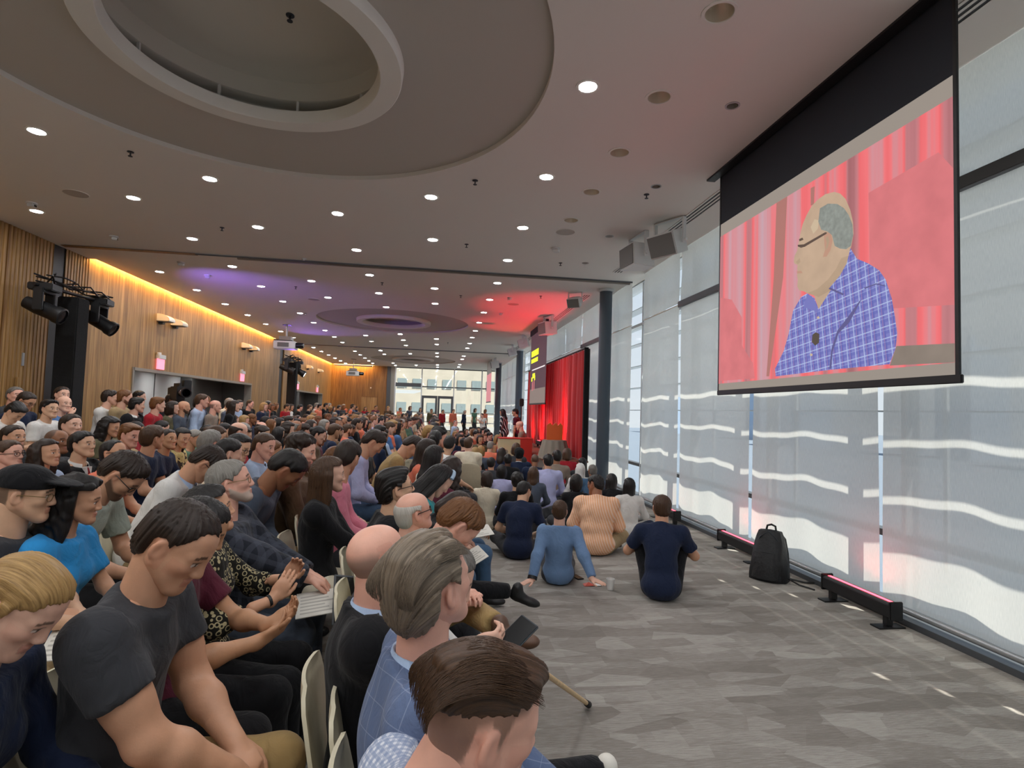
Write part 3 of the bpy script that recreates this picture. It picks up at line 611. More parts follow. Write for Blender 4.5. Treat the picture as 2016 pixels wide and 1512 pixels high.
decal('jaw_shade', [(430, 850), (520, 800), (640, 620), (660, 540), (600, 560), (560, 640), (500, 720), (420, 790), (345, 822), (400, 840)], 'picture_skin_dark', 3)
decal('forehead_light', [(370, 330), (400, 270), (430, 280), (425, 340), (390, 380)], 'picture_highlight', 3)
decal('hair', [(440, 190), (500, 155), (570, 158), (620, 190), (655, 240), (682, 310), (688, 390), (670, 470), (635, 495), (590, 490), (550, 470), (530, 390), (495, 362), (450, 350), (428, 290)], 'picture_hair', 4)
decal('ear', [(470, 385), (500, 368), (525, 385), (535, 430), (520, 500), (490, 550), (462, 552), (478, 500), (472, 440)], 'picture_ear', 5)
decal('ear_fold', [(482, 410), (500, 395), (512, 430), (500, 480), (480, 505), (492, 450)], 'picture_skin_dark', 6)
decal('eyeglass_arm', [(318, 460), (480, 368), (494, 370), (490, 380), (325, 478)], 'picture_line', 7)
decal('eyeglass_rim', [(275, 462), (322, 458), (326, 476), (300, 484), (276, 474)], 'picture_line', 7)
decal('eyebrow', [(284, 420), (310, 408), (318, 424), (288, 436)], 'picture_line', 6)
decal('nostril', [(262, 590), (290, 560), (296, 590), (275, 606)], 'picture_skin_dark', 6)
decal('lips', [(268, 658), (300, 655), (312, 672), (272, 676)], 'picture_ear', 6)
decal('shirt', [(668, 490), (715, 565), (800, 600), (880, 650), (930, 720), (975, 860), (1000, 1000), (1016, 1120), (1005, 1230), (960, 1350), (530, 1390), (110, 1440), (104, 1385), (170, 1250), (205, 1130), (240, 950), (300, 850), (345, 822), (400, 860), (430, 940), (520, 800), (640, 620)], 'picture_shirt', 3)
decal('collar', [(668, 485), (706, 570), (650, 700), (612, 838), (505, 790), (590, 690), (640, 600)], 'picture_shirt', 5); decal('collar_edge', [(505, 790), (612, 838), (620, 826), (515, 778)], 'picture_collar_dark', 6)
decal('collar', [(345, 825), (325, 900), (308, 955), (335, 930), (430, 965), (425, 940), (395, 860)], 'picture_collar', 5)
decal('sleeve_crease', [(735, 880), (750, 870), (660, 1040), (580, 1120), (535, 1260), (525, 1385), (510, 1385), (525, 1240), (570, 1100), (640, 1010)], 'picture_collar_dark', 5)
decal('sleeve_crease', [(770, 780), (860, 748), (930, 765), (930, 772), (860, 757), (775, 790)], 'picture_collar_dark', 5)
decal('microphone', [(385, 1130), (410, 1112), (436, 1125), (434, 1190), (405, 1212), (380, 1185)], 'picture_mic', 6)
for q in ((428, 1003), (376, 1280)): decal('button', [(q[0]-12, q[1]), (q[0], q[1]-12), (q[0]+12, q[1]), (q[0], q[1]+12)], 'picture_highlight', 6)
# stage screen
s2 = thing('stage_screen', 'dark hanging stage screen with lime yellow blocks and white lines', 'projection screen', (3.2, 17.5, 0))
m_emit('slide_dark', '#4a343c', .8); m_emit('slide_lime', '#d8e02a', 1); m_emit('slide_grey', '#6e625c', 1); m_emit('slide_white', '#d8d0d0', .9); m_emit('slide_pink', '#c06a70', .8)
MB().box((-.006, -1.35, 1.97), (.006, 1.35, 4.3)).build('fabric', 'slide_dark', s2); MB().box((-.012, -1.38, 1.93), (.012, 1.38, 1.98)).build('bottom_bar', 'black_plastic', s2); MB().box((-.04, -1.4, 4.3), (.04, 1.4, CZ)).build('case', 'screen_black', s2)
MB().box((-.01, -1.34, 1.98), (-.006, 1.34, 2.45)).build('slide_foot', 'slide_grey', s2)
for n2, a, b, c, d, m in (('slide_block', -.1, 1.2, 3.55, 3.75, 'slide_lime'), ('slide_block', .0, 1.2, 3.34, 3.48, 'slide_lime'), ('slide_line', -1.2, 1.0, 3.08, 3.115, 'slide_white'), ('slide_block', .45, .9, 2.82, 2.98, 'slide_lime'), ('slide_block', .9, 1.1, 2.72, 2.86, 'slide_lime'), ('slide_figure', .8, .95, 2.40, 2.70, 'slide_pink'), ('slide_figure', .5, .62, 2.42, 2.74, 'slide_pink'), ('slide_block', .4, .55, 2.74, 2.9, 'slide_lime')):
    MB().box((-.012, a, c), (-.0065, b, d)).build(n2, m, s2)
s3 = thing('far_screen', 'narrow far projection screen hanging beside the end window', 'projection screen', (2.9, 31.0, 0))
m_emit('far_slide', '#b9777c', .9); MB().box((-.006, -1.3, 2.2), (.006, 1.3, 3.75)).build('fabric', 'far_slide', s3); MB().box((-.006, -1.3, 3.75), (.006, 1.3, CZ)).build('black_drop', 'trim_grey', s3); MB().box((-.012, -1.33, 2.14), (.012, 1.33, 2.2)).build('bottom_bar', 'dark_metal', s3)
# curtain
def folded(y0, y1, z0, z1, amp, pitch, x):
    n = int((y1-y0)/pitch*8); rr = random.Random(3); ph = 0; top = []; 
    pts = []
    for i in range(n+1):
        y = y0+(y1-y0)*i/n; ph += (6.283/8)*(1+.25*math.sin(i*.13)); pts.append((x+amp*math.sin(ph)*(.7+.3*math.sin(i*.31)), y))
    return MB().add([(a, b, z0) for a, b in pts]+[(a-.01, b, (z0+z1)/2) for a, b in pts]+[(x+(a-x)*.7, b, z1) for a, b in pts], [(i+k*(n+1), i+1+k*(n+1), n+1+i+1+k*(n+1), n+1+i+k*(n+1)) for i in range(n) for k in range(2)])
ct = thing('stage_curtain', 'long red pleated stage curtain hung along the window side', 'curtain', (0, 0, 0))
folded(12.95, 21.0, .58, 3.22, .05, .24, 3.5).build('pleated_cloth', 'red_curtain', ct, True)
MB().tube([(3.5, 12.85, 3.25), (3.5, 21.1, 3.25)], .025, 8).build('rod', 'black_plastic', ct, True)
MB().box((3.47, 12.79, 0), (3.56, 12.87, 3.27)).build('black_end_leg', 'black_fabric', ct)
for y in (12.9, 17, 21.05): MB().tube([(3.6, y, .56 if y < 20 else 0), (3.6, y, 3.25)], .03, 8).build('upright', 'black_plastic', ct, True)
mat('stage_grey', '#6f6a64', .8); mat('stage_trim', '#7a4a38', .6); mat('panel_cream', '#c9bb95', .6); mat('panel_red', '#c0281c', .6); mat('acrylic_orange', '#e0641a', .3); mat('drape_stone', '#8d8478', .9)
st = thing('stage_platform', 'low grey stage platform under the red curtain', 'stage', (0, 0, 0))
MB().box((2.64, 12.9, 0), (3.62, 20.5, .52)).build('riser', 'stage_grey', st); MB().box((2.62, 12.88, .52), (3.64, 20.52, .56)).build('deck', 'stage_trim', st)
dk = thing('speaker_desk', 'cream panel desk with a red end standing on the stage edge', 'desk', (2.15, 14.6, 0))
MB().box((-.44, -.05, .0), (.10, .0, .96)).build('cream_front', 'panel_cream', dk, bevel=.006); MB().box((.10, -.06, .0), (.42, .0, .97)).build('red_end', 'panel_red', dk, bevel=.006); MB().box((-.46, -.06, .96), (.44, .5, .985)).build('desk_top', 'panel_red', dk); MB().box((-.44, .0, .0), (-.41, .5, .96)).build('side_panel', 'panel_cream', dk)
for x in (-.28, -.1): MB().lathe([(.001, 0), (.06, 0), (.06, .003), (.001, .004)], (x, -.052, .62), 16, Matrix.Rotation(math.pi/2, 3, 'X')).build('round_emblem', 'drape_stone', dk)
pt = thing('draped_table', 'stone-coloured draped table standing in front of the stage curtain', 'table', (2.95, 13.55, 0))
N = 48; vs = []; 
for k in range(N):
    a = 2*math.pi*k/N; w = 1+.05*math.sin(k*math.pi); rx, ry = .30, .30
    vs.append((rx*math.cos(a), ry*math.sin(a), 1.0))
for k in range(N):
    a = 2*math.pi*k/N; w = 1.25+.09*(1 if k % 4 < 2 else -1); vs.append((.32*w*math.cos(a), .32*w*math.sin(a), 0.56))
MB().add(vs+[(0, 0, 1.0)], [(k, (k+1) % N, N+(k+1) % N, N+k) for k in range(N)]+[(k, (k+1) % N, 2*N) for k in range(N)]).build('pleated_drape', 'drape_stone', pt, True)
MB().lathe([(.29, .98), (.29, 1.01), (.001, 1.012)], (0, 0, 0), 32).build('table_top', 'drape_stone', pt, True)
for k in range(3): MB().tube([(.1*math.cos(k*2.1), .1*math.sin(k*2.1), .56), (.1*math.cos(k*2.1), .1*math.sin(k*2.1), 1.0)], .02, 6).build('leg', 'black_plastic', pt)
tag(MB().prism([(-.2, 0), (.2, 0), (.2, .36), (.14, .42), (.08, .36), (.02, .43), (-.05, .36), (-.12, .42), (-.2, .36)], -.015, .015, 'y').build('award_panel', 'acrylic_orange'), 'orange panel with a jagged top standing on the draped table', 'award').location = (2.95, 13.55, 1.013)
# LED bars on the floor by the shades
def led_bar(x, y0, y1, label, lamp=0):
    t = thing('led_bar', label, 'stage light', (x, (y0+y1)/2, 0), 0, 'red LED bars on the floor'); h = (y1-y0)/2
    MB().prism([(-.055, .10), (.055, .10), (.055, .20), (.04, .215), (-.04, .215), (-.055, .20)], -h, h, 'y').build('housing', 'black_plastic', t, bevel=.004)
    MB().box((-.014, -h+.03, .2135), (.014, h-.03, .218)).build('led_strip', 'led_red', t)
    for s in (-1, 1):
        f_ = MB().box((-.03, s*(h-.08)-.02, .015), (.03, s*(h-.08)+.02, .12)).build('foot_bracket', 'black_plastic', t); MB().box((-.12, s*(h-.08)-.05, 0), (.12, s*(h-.08)+.05, .012)).build('foot_plate', 'black_plastic', f_)
    for s in (-1, 1): MB().box((-.06, s*h-.012, .08), (.06, s*h+.012, .23)).build('end_cap', 'black_plastic', t, bevel=.006)
led_bar(3.77, 4.12, 4.92, 'black LED bar with a glowing red strip, nearest to the camera'); led_bar(3.77, 6.05, 6.9, 'black LED bar with a glowing red strip behind the backpack')
led_bar(3.75, 8.2, 9.0, 'black LED bar with red strip behind the seated navy-shirted man')
led_bar(3.35, 14.2, 15.0, 'black LED bar on the stage lighting the red curtain near end'); led_bar(3.35, 17.2, 18.0, 'black LED bar on the stage lighting the red curtain far end')
for o in list(bpy.data.objects):
    if o.name.startswith('led_bar') and o.location.y > 12: o.location.z = .56
def spot(name, loc, tgt, col, e, ang, blend=.6, size=.05):
    L = bpy.data.lights.new(name, 'SPOT'); L.energy = e; L.color = col; L.spot_size = math.radians(ang); L.spot_blend = blend; L.shadow_soft_size = size
    o = bpy.data.objects.new(name, L); COL.objects.link(o); o.location = loc; o.rotation_euler = (Vector(tgt)-Vector(loc)).to_track_quat('-Z', 'Y').to_euler()
for y in (14.6, 17.6): spot('led_bar_beam', (3.33, y, .80), (2.9, y-.2, 4.4), (1, .03, .05), 300, 62)
for y in (13.5, 15., 16.5, 18., 19.5): spot('led_bar_beam', (3.06, y, .78), (3.5, y, 1.25), (1, .08, .07), 42, 125, 1.)
spot('led_bar_beam', (3.72, 4.5, .24), (3.98, 4.5, 1.0), (1, .1, .1), 5, 140); spot('led_bar_beam', (3.72, 6.5, .24), (3.98, 6.5, 1.0), (1, .1, .1), 5, 140)
spot('moving_head_beam', (-5.7, 11.4, 3.25), (-2.6, 17.2, 4.48), (.35, .18, 1), 200, 85, 1.)
spot('moving_head_beam', (-5.9, 23.6, 3.25), (-2.5, 19.0, 4.48), (.35, .18, 1), 130, 80, 1.)
# loose things on the floor
def backpack():
    t = thing('backpack', 'black backpack slumped on the carpet against the shades', 'backpack', (3.56, 5.52, 0), -2.4)
    mat('nylon_black', '#101114', .55, var=.3, vscale=14, bump=.4, bscale=30)
    N, K = 24, 10; vs = []
    for j in range(K+1):
        v = j/K; z = .50*v; wx = (.15+.02*math.sin(v*5))*(1-.55*v**2.2); wy = (.19)*(1-.42*v**2.0); ox = -.03*v
        for i in range(N):
            a = 2*math.pi*i/N; c, s = math.cos(a), math.sin(a); e = .7
            vs.append((ox+wx*math.copysign(abs(c)**e, c)+.006*math.sin(5*a+9*v), wy*math.copysign(abs(s)**e, s)+.005*math.sin(7*a-6*v), z))
    m = MB().add(vs+[(-.03, 0, .515)], [(j*N+i, j*N+(i+1) % N, (j+1)*N+(i+1) % N, (j+1)*N+i) for j in range(K) for i in range(N)]+[tuple(range(N))[::-1]]+[(K*N+i, K*N+(i+1) % N, (K+1)*N) for i in range(N)])
    m.build('bag_body', 'nylon_black', t, True)
    MB().tube([(.11+.05*math.sin(q), -.12+.24*0, .06+.2*q/3) for q in (0, 1, 2, 3)], .012, 8)
    pk = MB(); vs = []
    for j in range(7):
        v = j/6; 
        for i in range(13):
            a = -math.pi/2+math.pi*i/12; vs.append((.10+.09*math.cos(a)*(1-.35*v*v)-.03*v, .15*math.sin(a)*(1-.3*v*v), .03+.26*v))
    pk.add(vs, [(j*13+i, j*13+i+1, (j+1)*13+i+1, (j+1)*13+i) for j in range(6) for i in range(12)]+[tuple(range(78, 91)), tuple(range(13))[::-1]]); pk.build('front_pocket', 'nylon_black', t, True)
    MB().tube([(-.06, -.05, .49), (-.07, -.04, .545), (-.07, 0, .56), (-.07, .04, .545), (-.06, .05, .49)], .011, 8).build('grab_handle', 'nylon_black', t, True)
    for s in (-1, 1): MB().tube([(-.10, s*.08, .47), (-.17, s*.1, .40), (-.19, s*.12, .25), (-.17, s*.14, .1), (-.13, s*.15, .04)], [.016, .024, .026, .02, .012], 8).build('shoulder_strap', 'nylon_black', t, True)
    MB().tube([(.0, .16, .05), (.05, .30, .012), (.1, .45, .01)], .008, 6).build('loose_strap', 'nylon_black', t, True); MB().tube([(-.05, .16, .03), (-.1, .32, .01), (-.16, .40, .01)], .01, 6).build('loose_strap', 'nylon_black', t, True)
    MB().tube([(.02, -.14, .30), (.05, -.08, .44), (.03, 0, .50), (.05, .08, .44), (.02, .14, .3)], .005, 6).build('zipper', 'dark_metal', t, True)
backpack()
mat('cup_white', '#e6e4e0', .5)
c = thing('paper_cup', 'white paper cup standing on the carpet', 'cup', (1.73, 5.24, 0)); lathe_part('wall', [(.001, .004), (.028, .004), (.028, 0), (.030, 0), (.040, .10), (.038, .10), (.028, .01)], 'cup_white', c, 24); lathe_part('rim', [(.0385, .098), (.0415, .098), (.0415, .103), (.0385, .103)], 'cup_white', c, 24)
def phone(loc, rz, label, R=None, case='black_plastic'):
    t = thing('phone', label, 'phone', loc, rz)
    MB().box((-.037, -.076, 0), (.037, .076, .009)).build('body', case, t, bevel=.003); MB().box((-.033, -.071, .009), (.033, .071, .0098)).build('glass_face', 'black_gloss', t); MB().box((-.03, .035, -.003), (.005, .07, 0)).build('camera_bump', 'black_gloss', t)
    if R is not None: t.rotation_euler = R
    return t
ph = phone((2.35, 6.95, 0.003), .9, 'small dark phone lying on the carpet behind the peach shirt'); phone((1.5, 5.62, .003), .3, 'dark phone lying by the man in the blue shirt')
w_ = thing('paper_wrapper', 'crumpled red and white wrapper beside the paper cup', 'wrapper', (1.55, 5.36, .0)); mat('wrap_red', '#c8503c', .5)
MB().add([(-.05, -.03, .004), (.05, -.035, .01), (.06, .03, .004), (0, .0, .035), (-.055, .03, .012)], [(0, 1, 3), (1, 2, 3), (2, 4, 3), (4, 0, 3), (0, 4, 2, 1)]).build('foil', 'wrap_red', w_); MB().add([(.04, -.02, .003), (.12, -.03, .01), (.13, .01, .004), (.07, .02, .02)], [(0, 1, 3), (1, 2, 3), (0, 3, 2, 1)]).build('paper', 'cup_white', w_)
# television camera on its pedestal by the alcove
for k in range(6):
    tl = thing('added_alcove_lamp', 'added unseen lamp in the soffit, %s from the camera of the alcoves' % nth(k), 'downlight', (XL-.8, (15.2, 17.4, 19.2, 29.6, 31.6, 33.6)[k], 2.498), 0, 'added alcove lamps'); lathe_part('lamp_face', [(.06, 0), (.05, -.006), (.001, -.008)], 'lamp_warm', tl, 16); lathe_part('trim_ring', [(.08, 0), (.08, -.004), (.06, -.004)], 'ceiling_ring', tl, 16)  # lamps added to brighten the alcove back panels, hidden behind the head trim
tvc = thing('video_camera', 'large black television camera above the crowd at the alcove', 'video camera', (-5.15, 12.0, 0), -.9); tvc.scale = (1.1, 1.1, 1.1)
for k in range(3): a = k*2.094; MB().tube([(.45*math.cos(a), .45*math.sin(a), 0), (.05*math.cos(a), .05*math.sin(a), 1.45)], .022, 8).build('tripod_leg', 'black_plastic', tvc, True)
b_ = MB().box((-.32, -.07, 1.55), (.12, .07, 1.80)).build('camera_body', 'black_plastic', tvc, bevel=.012); MB().box((-.28, -.02, 1.80), (.06, .02, 1.86)).build('handle', 'black_plastic', b_)
MB().lathe([(.001, 0), (.06, 0), (.075, .2), (.09, .22), (.09, .3), (.07, .3)], (.12, 0, 1.68), 18, Matrix.Rotation(math.pi/2, 3, 'Y')).build('lens', 'black_gloss', tvc, True)
MB().box((-.15, .07, 1.72), (.02, .2, 1.92)).build('viewfinder', 'black_plastic', tvc, bevel=.01); MB().box((-.5, -.06, 1.58), (-.32, .06, 1.78)).build('battery', 'black_plastic', tvc, bevel=.01); MB().box((-.08, -.08, 1.45), (.08, .08, 1.55)).build('pan_head', 'black_plastic', tvc)
# ---------------------------------------------------------------- people: bodies grown from smooth distance fields
V = lambda *a: np.array(a, float)
def nrm(v): return v/(np.linalg.norm(v)+1e-9)
def rotm(ax, a):
    c, s = math.cos(a), math.sin(a)
    return {'x': np.array([[1, 0, 0], [0, c, -s], [0, s, c]]), 'y': np.array([[c, 0, s], [0, 1, 0], [-s, 0, c]]), 'z': np.array([[c, -s, 0], [s, c, 0], [0, 0, 1]])}[ax]
class RC:     # tapered capsule; flat end caps on request
    def __init__(s, a, b, ra, rb, k=.03, flat=(0, 0), op=1):
        s.a, s.b, s.ra, s.rb, s.k, s.flat, s.op = V(*a), V(*b), ra, rb, k, flat, op
        r = max(ra, rb); s.lo = np.minimum(s.a, s.b)-r; s.hi = np.maximum(s.a, s.b)+r
    def d(s, P):
        ab = s.b-s.a; L2 = ab@ab+1e-12; t = np.clip(((P-s.a)@ab)/L2, 0, 1)
        q = P-s.a-t[..., None]*ab; d = np.sqrt((q*q).sum(-1))-(s.ra+(s.rb-s.ra)*t)
        u = ab/math.sqrt(L2)
        if s.flat[0]: d = np.maximum(d, -((P-s.a)@u))
        if s.flat[1]: d = np.maximum(d, (P-s.b)@u)
        return d
class EL:     # ellipsoid with axes R (columns)
    def __init__(s, c, r, R=None, k=.03, op=1):
        s.c, s.r, s.R, s.k, s.op = V(*c), V(*r), (np.eye(3) if R is None else R), k, op
        e = np.sqrt(((s.R*s.r)**2).sum(1)); s.lo = s.c-e; s.hi = s.c+e
    def d(s, P):
        q = (P-s.c)@s.R; k0 = np.sqrt(((q/s.r)**2).sum(-1)); k1 = np.sqrt(((q/(s.r*s.r))**2).sum(-1))+1e-9
        return k0*(k0-1)/k1
class BX:
    def __init__(s, c, h, R=None, rad=.01, k=.01, op=1):
        s.c, s.h, s.R, s.rad, s.k, s.op = V(*c), V(*h), (np.eye(3) if R is None else R), rad, k, op
        e = np.abs(s.R)@s.h; s.lo = s.c-e; s.hi = s.c+e
    def d(s, P):
        q = np.abs((P-s.c)@s.R)-(s.h-s.rad)
        return np.sqrt((np.maximum(q, 0)**2).sum(-1))+np.minimum(q.max(-1), 0)-s.rad
def grow(p, t):
    import copy
    q = copy.copy(p)
    if isinstance(p, RC): q.ra = p.ra+t; q.rb = p.rb+t
    elif isinstance(p, EL): q.r = p.r+t
    q.lo = p.lo-t; q.hi = p.hi+t
    return q
def field(prims, res, post=None, lo=None, hi=None):
    ad = [p for p in prims if p.op == 1]
    L = np.min([p.lo for p in ad], 0)-3*res if lo is None else lo; H = np.max([p.hi for p in ad], 0)+3*res if hi is None else hi
    n = np.maximum(4, np.ceil((H-L)/res).astype(int)+1)
    ax = [L[i]+res*np.arange(n[i]) for i in range(3)]
    F = np.full(tuple(n), .5, np.float64)
    for p in prims:
        m = p.k*1.2+2*res
        s = [slice(max(0, int((p.lo[i]-m-L[i])/res)), min(n[i], int((p.hi[i]+m-L[i])/res)+2)) for i in range(3)]
        if any(q.start >= q.stop for q in s): continue
        P = np.stack(np.meshgrid(ax[0][s[0]], ax[1][s[1]], ax[2][s[2]], indexing='ij'), -1)
        d = p.d(P); s = tuple(s); A = F[s]
        if p.op == 1:
            h = np.clip(.5+.5*(A-d)/p.k, 0, 1); F[s] = A+(d-A)*h-p.k*h*(1-h)
        else:
            d = -d; h = np.clip(.5-.5*(A-d)/p.k, 0, 1); F[s] = A+(d-A)*h+p.k*h*(1-h)
    if post is not None:
        P = np.stack(np.meshgrid(*ax, indexing='ij'), -1); F = post(F, P)
    return F, L
CORN = np.array([[i, j, k] for i in (0, 1) for j in (0, 1) for k in (0, 1)])
EDG = [(a, b) for a in range(8) for b in range(a+1, 8) if np.abs(CORN[a]-CORN[b]).sum() == 1]
def nets(F, L, res):
    n = F.shape; S = F < 0
    c = sum(S[i:n[0]-1+i, j:n[1]-1+j, k:n[2]-1+k].astype(np.int8) for i, j, k in CORN)
    ii = np.argwhere((c > 0) & (c < 8))
    if len(ii) == 0: return np.zeros((0, 3)), np.zeros((0, 4), int)
    vals = np.stack([F[ii[:, 0]+i, ii[:, 1]+j, ii[:, 2]+k] for i, j, k in CORN], 1)
    acc = np.zeros((len(ii), 3)); cnt = np.zeros(len(ii))
    for a, b in EDG:
        m = (vals[:, a] < 0) != (vals[:, b] < 0); t = vals[m, a]/(vals[m, a]-vals[m, b])
        acc[m] += CORN[a]+t[:, None]*(CORN[b]-CORN[a]); cnt[m] += 1
    v = L+res*(ii+acc/cnt[:, None])
    idx = np.full((n[0]-1, n[1]-1, n[2]-1), -1, np.int64); idx[ii[:, 0], ii[:, 1], ii[:, 2]] = np.arange(len(ii))
    fs = []
    for ax in range(3):
        o1, o2 = [(1, 2), (2, 0), (0, 1)][ax]
        sl0 = [slice(None)]*3; sl1 = [slice(None)]*3; sl0[ax] = slice(0, n[ax]-1); sl1[ax] = slice(1, n[ax])
        A, B = S[tuple(sl0)], S[tuple(sl1)]; e = np.argwhere(A != B)
        e = e[(e[:, o1] > 0) & (e[:, o2] > 0) & (e[:, o1] < n[o1]-1) & (e[:, o2] < n[o2]-1)]
        if len(e) == 0: continue
        ins = A[e[:, 0], e[:, 1], e[:, 2]]
        def g(d1, d2):
            q = e.copy(); q[:, o1] -= d1; q[:, o2] -= d2; return idx[q[:, 0], q[:, 1], q[:, 2]]
        Q = np.stack([g(1, 1), g(0, 1), g(0, 0), g(1, 0)], 1); Q[~ins] = Q[~ins][:, ::-1]; fs.append(Q)
    f = np.concatenate(fs); return v, f[(f >= 0).all(1)]
def sdf(prims, res, post=None, lo=None, hi=None):
    F, L = field(prims, res, post, lo, hi); return nets(F, L, res)
def mesh_from(name, parts, attrs=None):
    vs = np.concatenate([p[0] for p in parts]); o = 0; fl = []
    for v, f in parts: fl.append(f+o); o += len(v)
    f = np.concatenate(fl); me = bpy.data.meshes.new(name)
    me.vertices.add(len(vs)); me.vertices.foreach_set('co', vs.astype(np.float32).ravel())
    me.loops.add(len(f)*4); me.loops.foreach_set('vertex_index', f.astype(np.int32).ravel())
    me.polygons.add(len(f)); me.polygons.foreach_set('loop_start', np.arange(0, len(f)*4, 4, dtype=np.int32))
    me.polygons.foreach_set('use_smooth', np.ones(len(f), bool))
    me.update(calc_edges=True)
    for k, a in (attrs or {}).items():
        if a.ndim == 1: at_ = me.attributes.new(k, 'FLOAT', 'POINT'); at_.data.foreach_set('value', a.astype(np.float32))
        else: at_ = me.attributes.new(k, 'FLOAT_COLOR', 'POINT'); at_.data.foreach_set('color', a.astype(np.float32).ravel())
    return me
def wrinkle(P, amp, seed, f=16.):
    r = np.random.RandomState(seed); d = 0
    for k in range(4):
        w = nrm(r.randn(3))*f*(1+.6*k); d = d+np.sin(P@w+r.rand()*6.3+1.4*np.sin(P@(nrm(r.randn(3))*f*.6)+r.rand()*6))/(1+.7*k)
    return amp*d*.5
# -------- head in its own frame: x forward, y left, z up, origin between the ears
def head_prims(fem=0, age=0, wide=1., lod=0, long_nose=1.):
    w = wide*(.955 if fem else 1); P = []
    P += [EL((-.014, 0, .030), (.097, .077*w, .088), k=.02), EL((.034, 0, .040), (.055, .063*w, .058), k=.03), EL((.036, 0, -.030), (.052, .058*w, .074), k=.03)]
    for s in (-1, 1):
        P.append(RC((-.004, s*.054*w, -.040), (.060, s*.020*w, -.092), .020 if fem else .023, .017 if fem else .02, k=.035))
        P.append(EL((.056, s*.042*w, -.016), (.026, .020, .019), k=.025))
    P.append(EL((.072, 0, -.098), (.020, .021 if fem else .026, .018), k=.03))
    if lod < 2:
        for s in (-1, 1):
            P.append(RC((.084, s*.014, .020), (.070, s*.048*w, .022), .009, .008, k=.02))
            P.append(EL((.104, s*.031, .002), (.018, .019, .014), k=.016, op=-1)); P.append(EL((.0755, s*.031, .002), (.0125, .0135, .0125), k=.003))
            if lod == 0:
                P.append(RC((.0865, s*.022, .0095), (.079, s*.045, .0085), .0042, .0035, k=.006)); P.append(RC((.084, s*.022, -.0065), (.077, s*.043, -.0055), .0032, .003, k=.006))
    nl = .1025+.006*(long_nose-1)*4
    P.append(RC((.087, 0, .016), (nl, 0, -.030), .0085, .0125 if not fem else .011, k=.014))
    for s in (-1, 1):
        if lod < 2: P.append(EL((.094, s*.0125, -.034), (.012, .0085, .008), k=.008))
        P.append(EL((-.010, s*.079*w, -.004), (.020, .009, .031), rotm('z', s*-.32)@rotm('y', .15), k=.008))
        if lod < 2:
            P.append(EL((-.002, s*.087*w, -.001), (.011, .007, .021), rotm('z', s*-.32)@rotm('y', .15), k=.008, op=-1))
    if lod < 2:
        P.append(EL((.087, 0, -.0575), (.0105, .024, .0055), k=.008)); P.append(EL((.0855, 0, -.0685), (.0105, .021, .0065), k=.008))
        if lod == 0: P.append(RC((.101, -.02, -.0628), (.101, .02, -.0628), .0035, .0035, k=.005, op=-1))
    return P
HAIRLINE = {'short': [(0, .078), (.5, .074), (.85, .045), (1.15, .035), (1.3, -.012), (1.55, -.012), (1.62, .028), (1.95, .015), (2.05, -.045), (2.5, -.075), (3.15, -.085)],
            'receding': [(0, .088), (.4, .10), (.75, .095), (1.0, .05), (1.2, .035), (1.3, -.015), (1.55, -.015), (1.62, .028), (1.95, .015), (2.05, -.045), (2.5, -.075), (3.15, -.085)],
            'crop': [(0, .088), (.45, .09), (.75, .075), (1.0, .045), (1.2, .03), (1.3, -.015), (1.55, -.015), (1.62, .028), (1.95, .015), (2.05, -.045), (2.5, -.075), (3.15, -.085)],
            'top': [(0, .078), (.5, .074), (.85, .055), (1.2, .05), (1.8, .045), (2.6, .03), (3.15, .02)],
            'long': [(0, .082), (.5, .076), (.8, .04), (1.0, -.0), (1.2, -.1), (1.5, -.2), (3.15, -.3)]}
def xform(p, R, t):
    import copy
    q = copy.copy(p)
    if isinstance(p, RC): q.a = R@p.a+t; q.b = R@p.b+t; r = max(q.ra, q.rb); q.lo = np.minimum(q.a, q.b)-r; q.hi = np.maximum(q.a, q.b)+r
    else:
        q.c = R@p.c+t; q.R = R@p.R; e = (np.sqrt(((q.R*q.r)**2).sum(1)) if isinstance(p, EL) else np.abs(q.R)@q.h); q.lo = q.c-e; q.hi = q.c+e
    return q
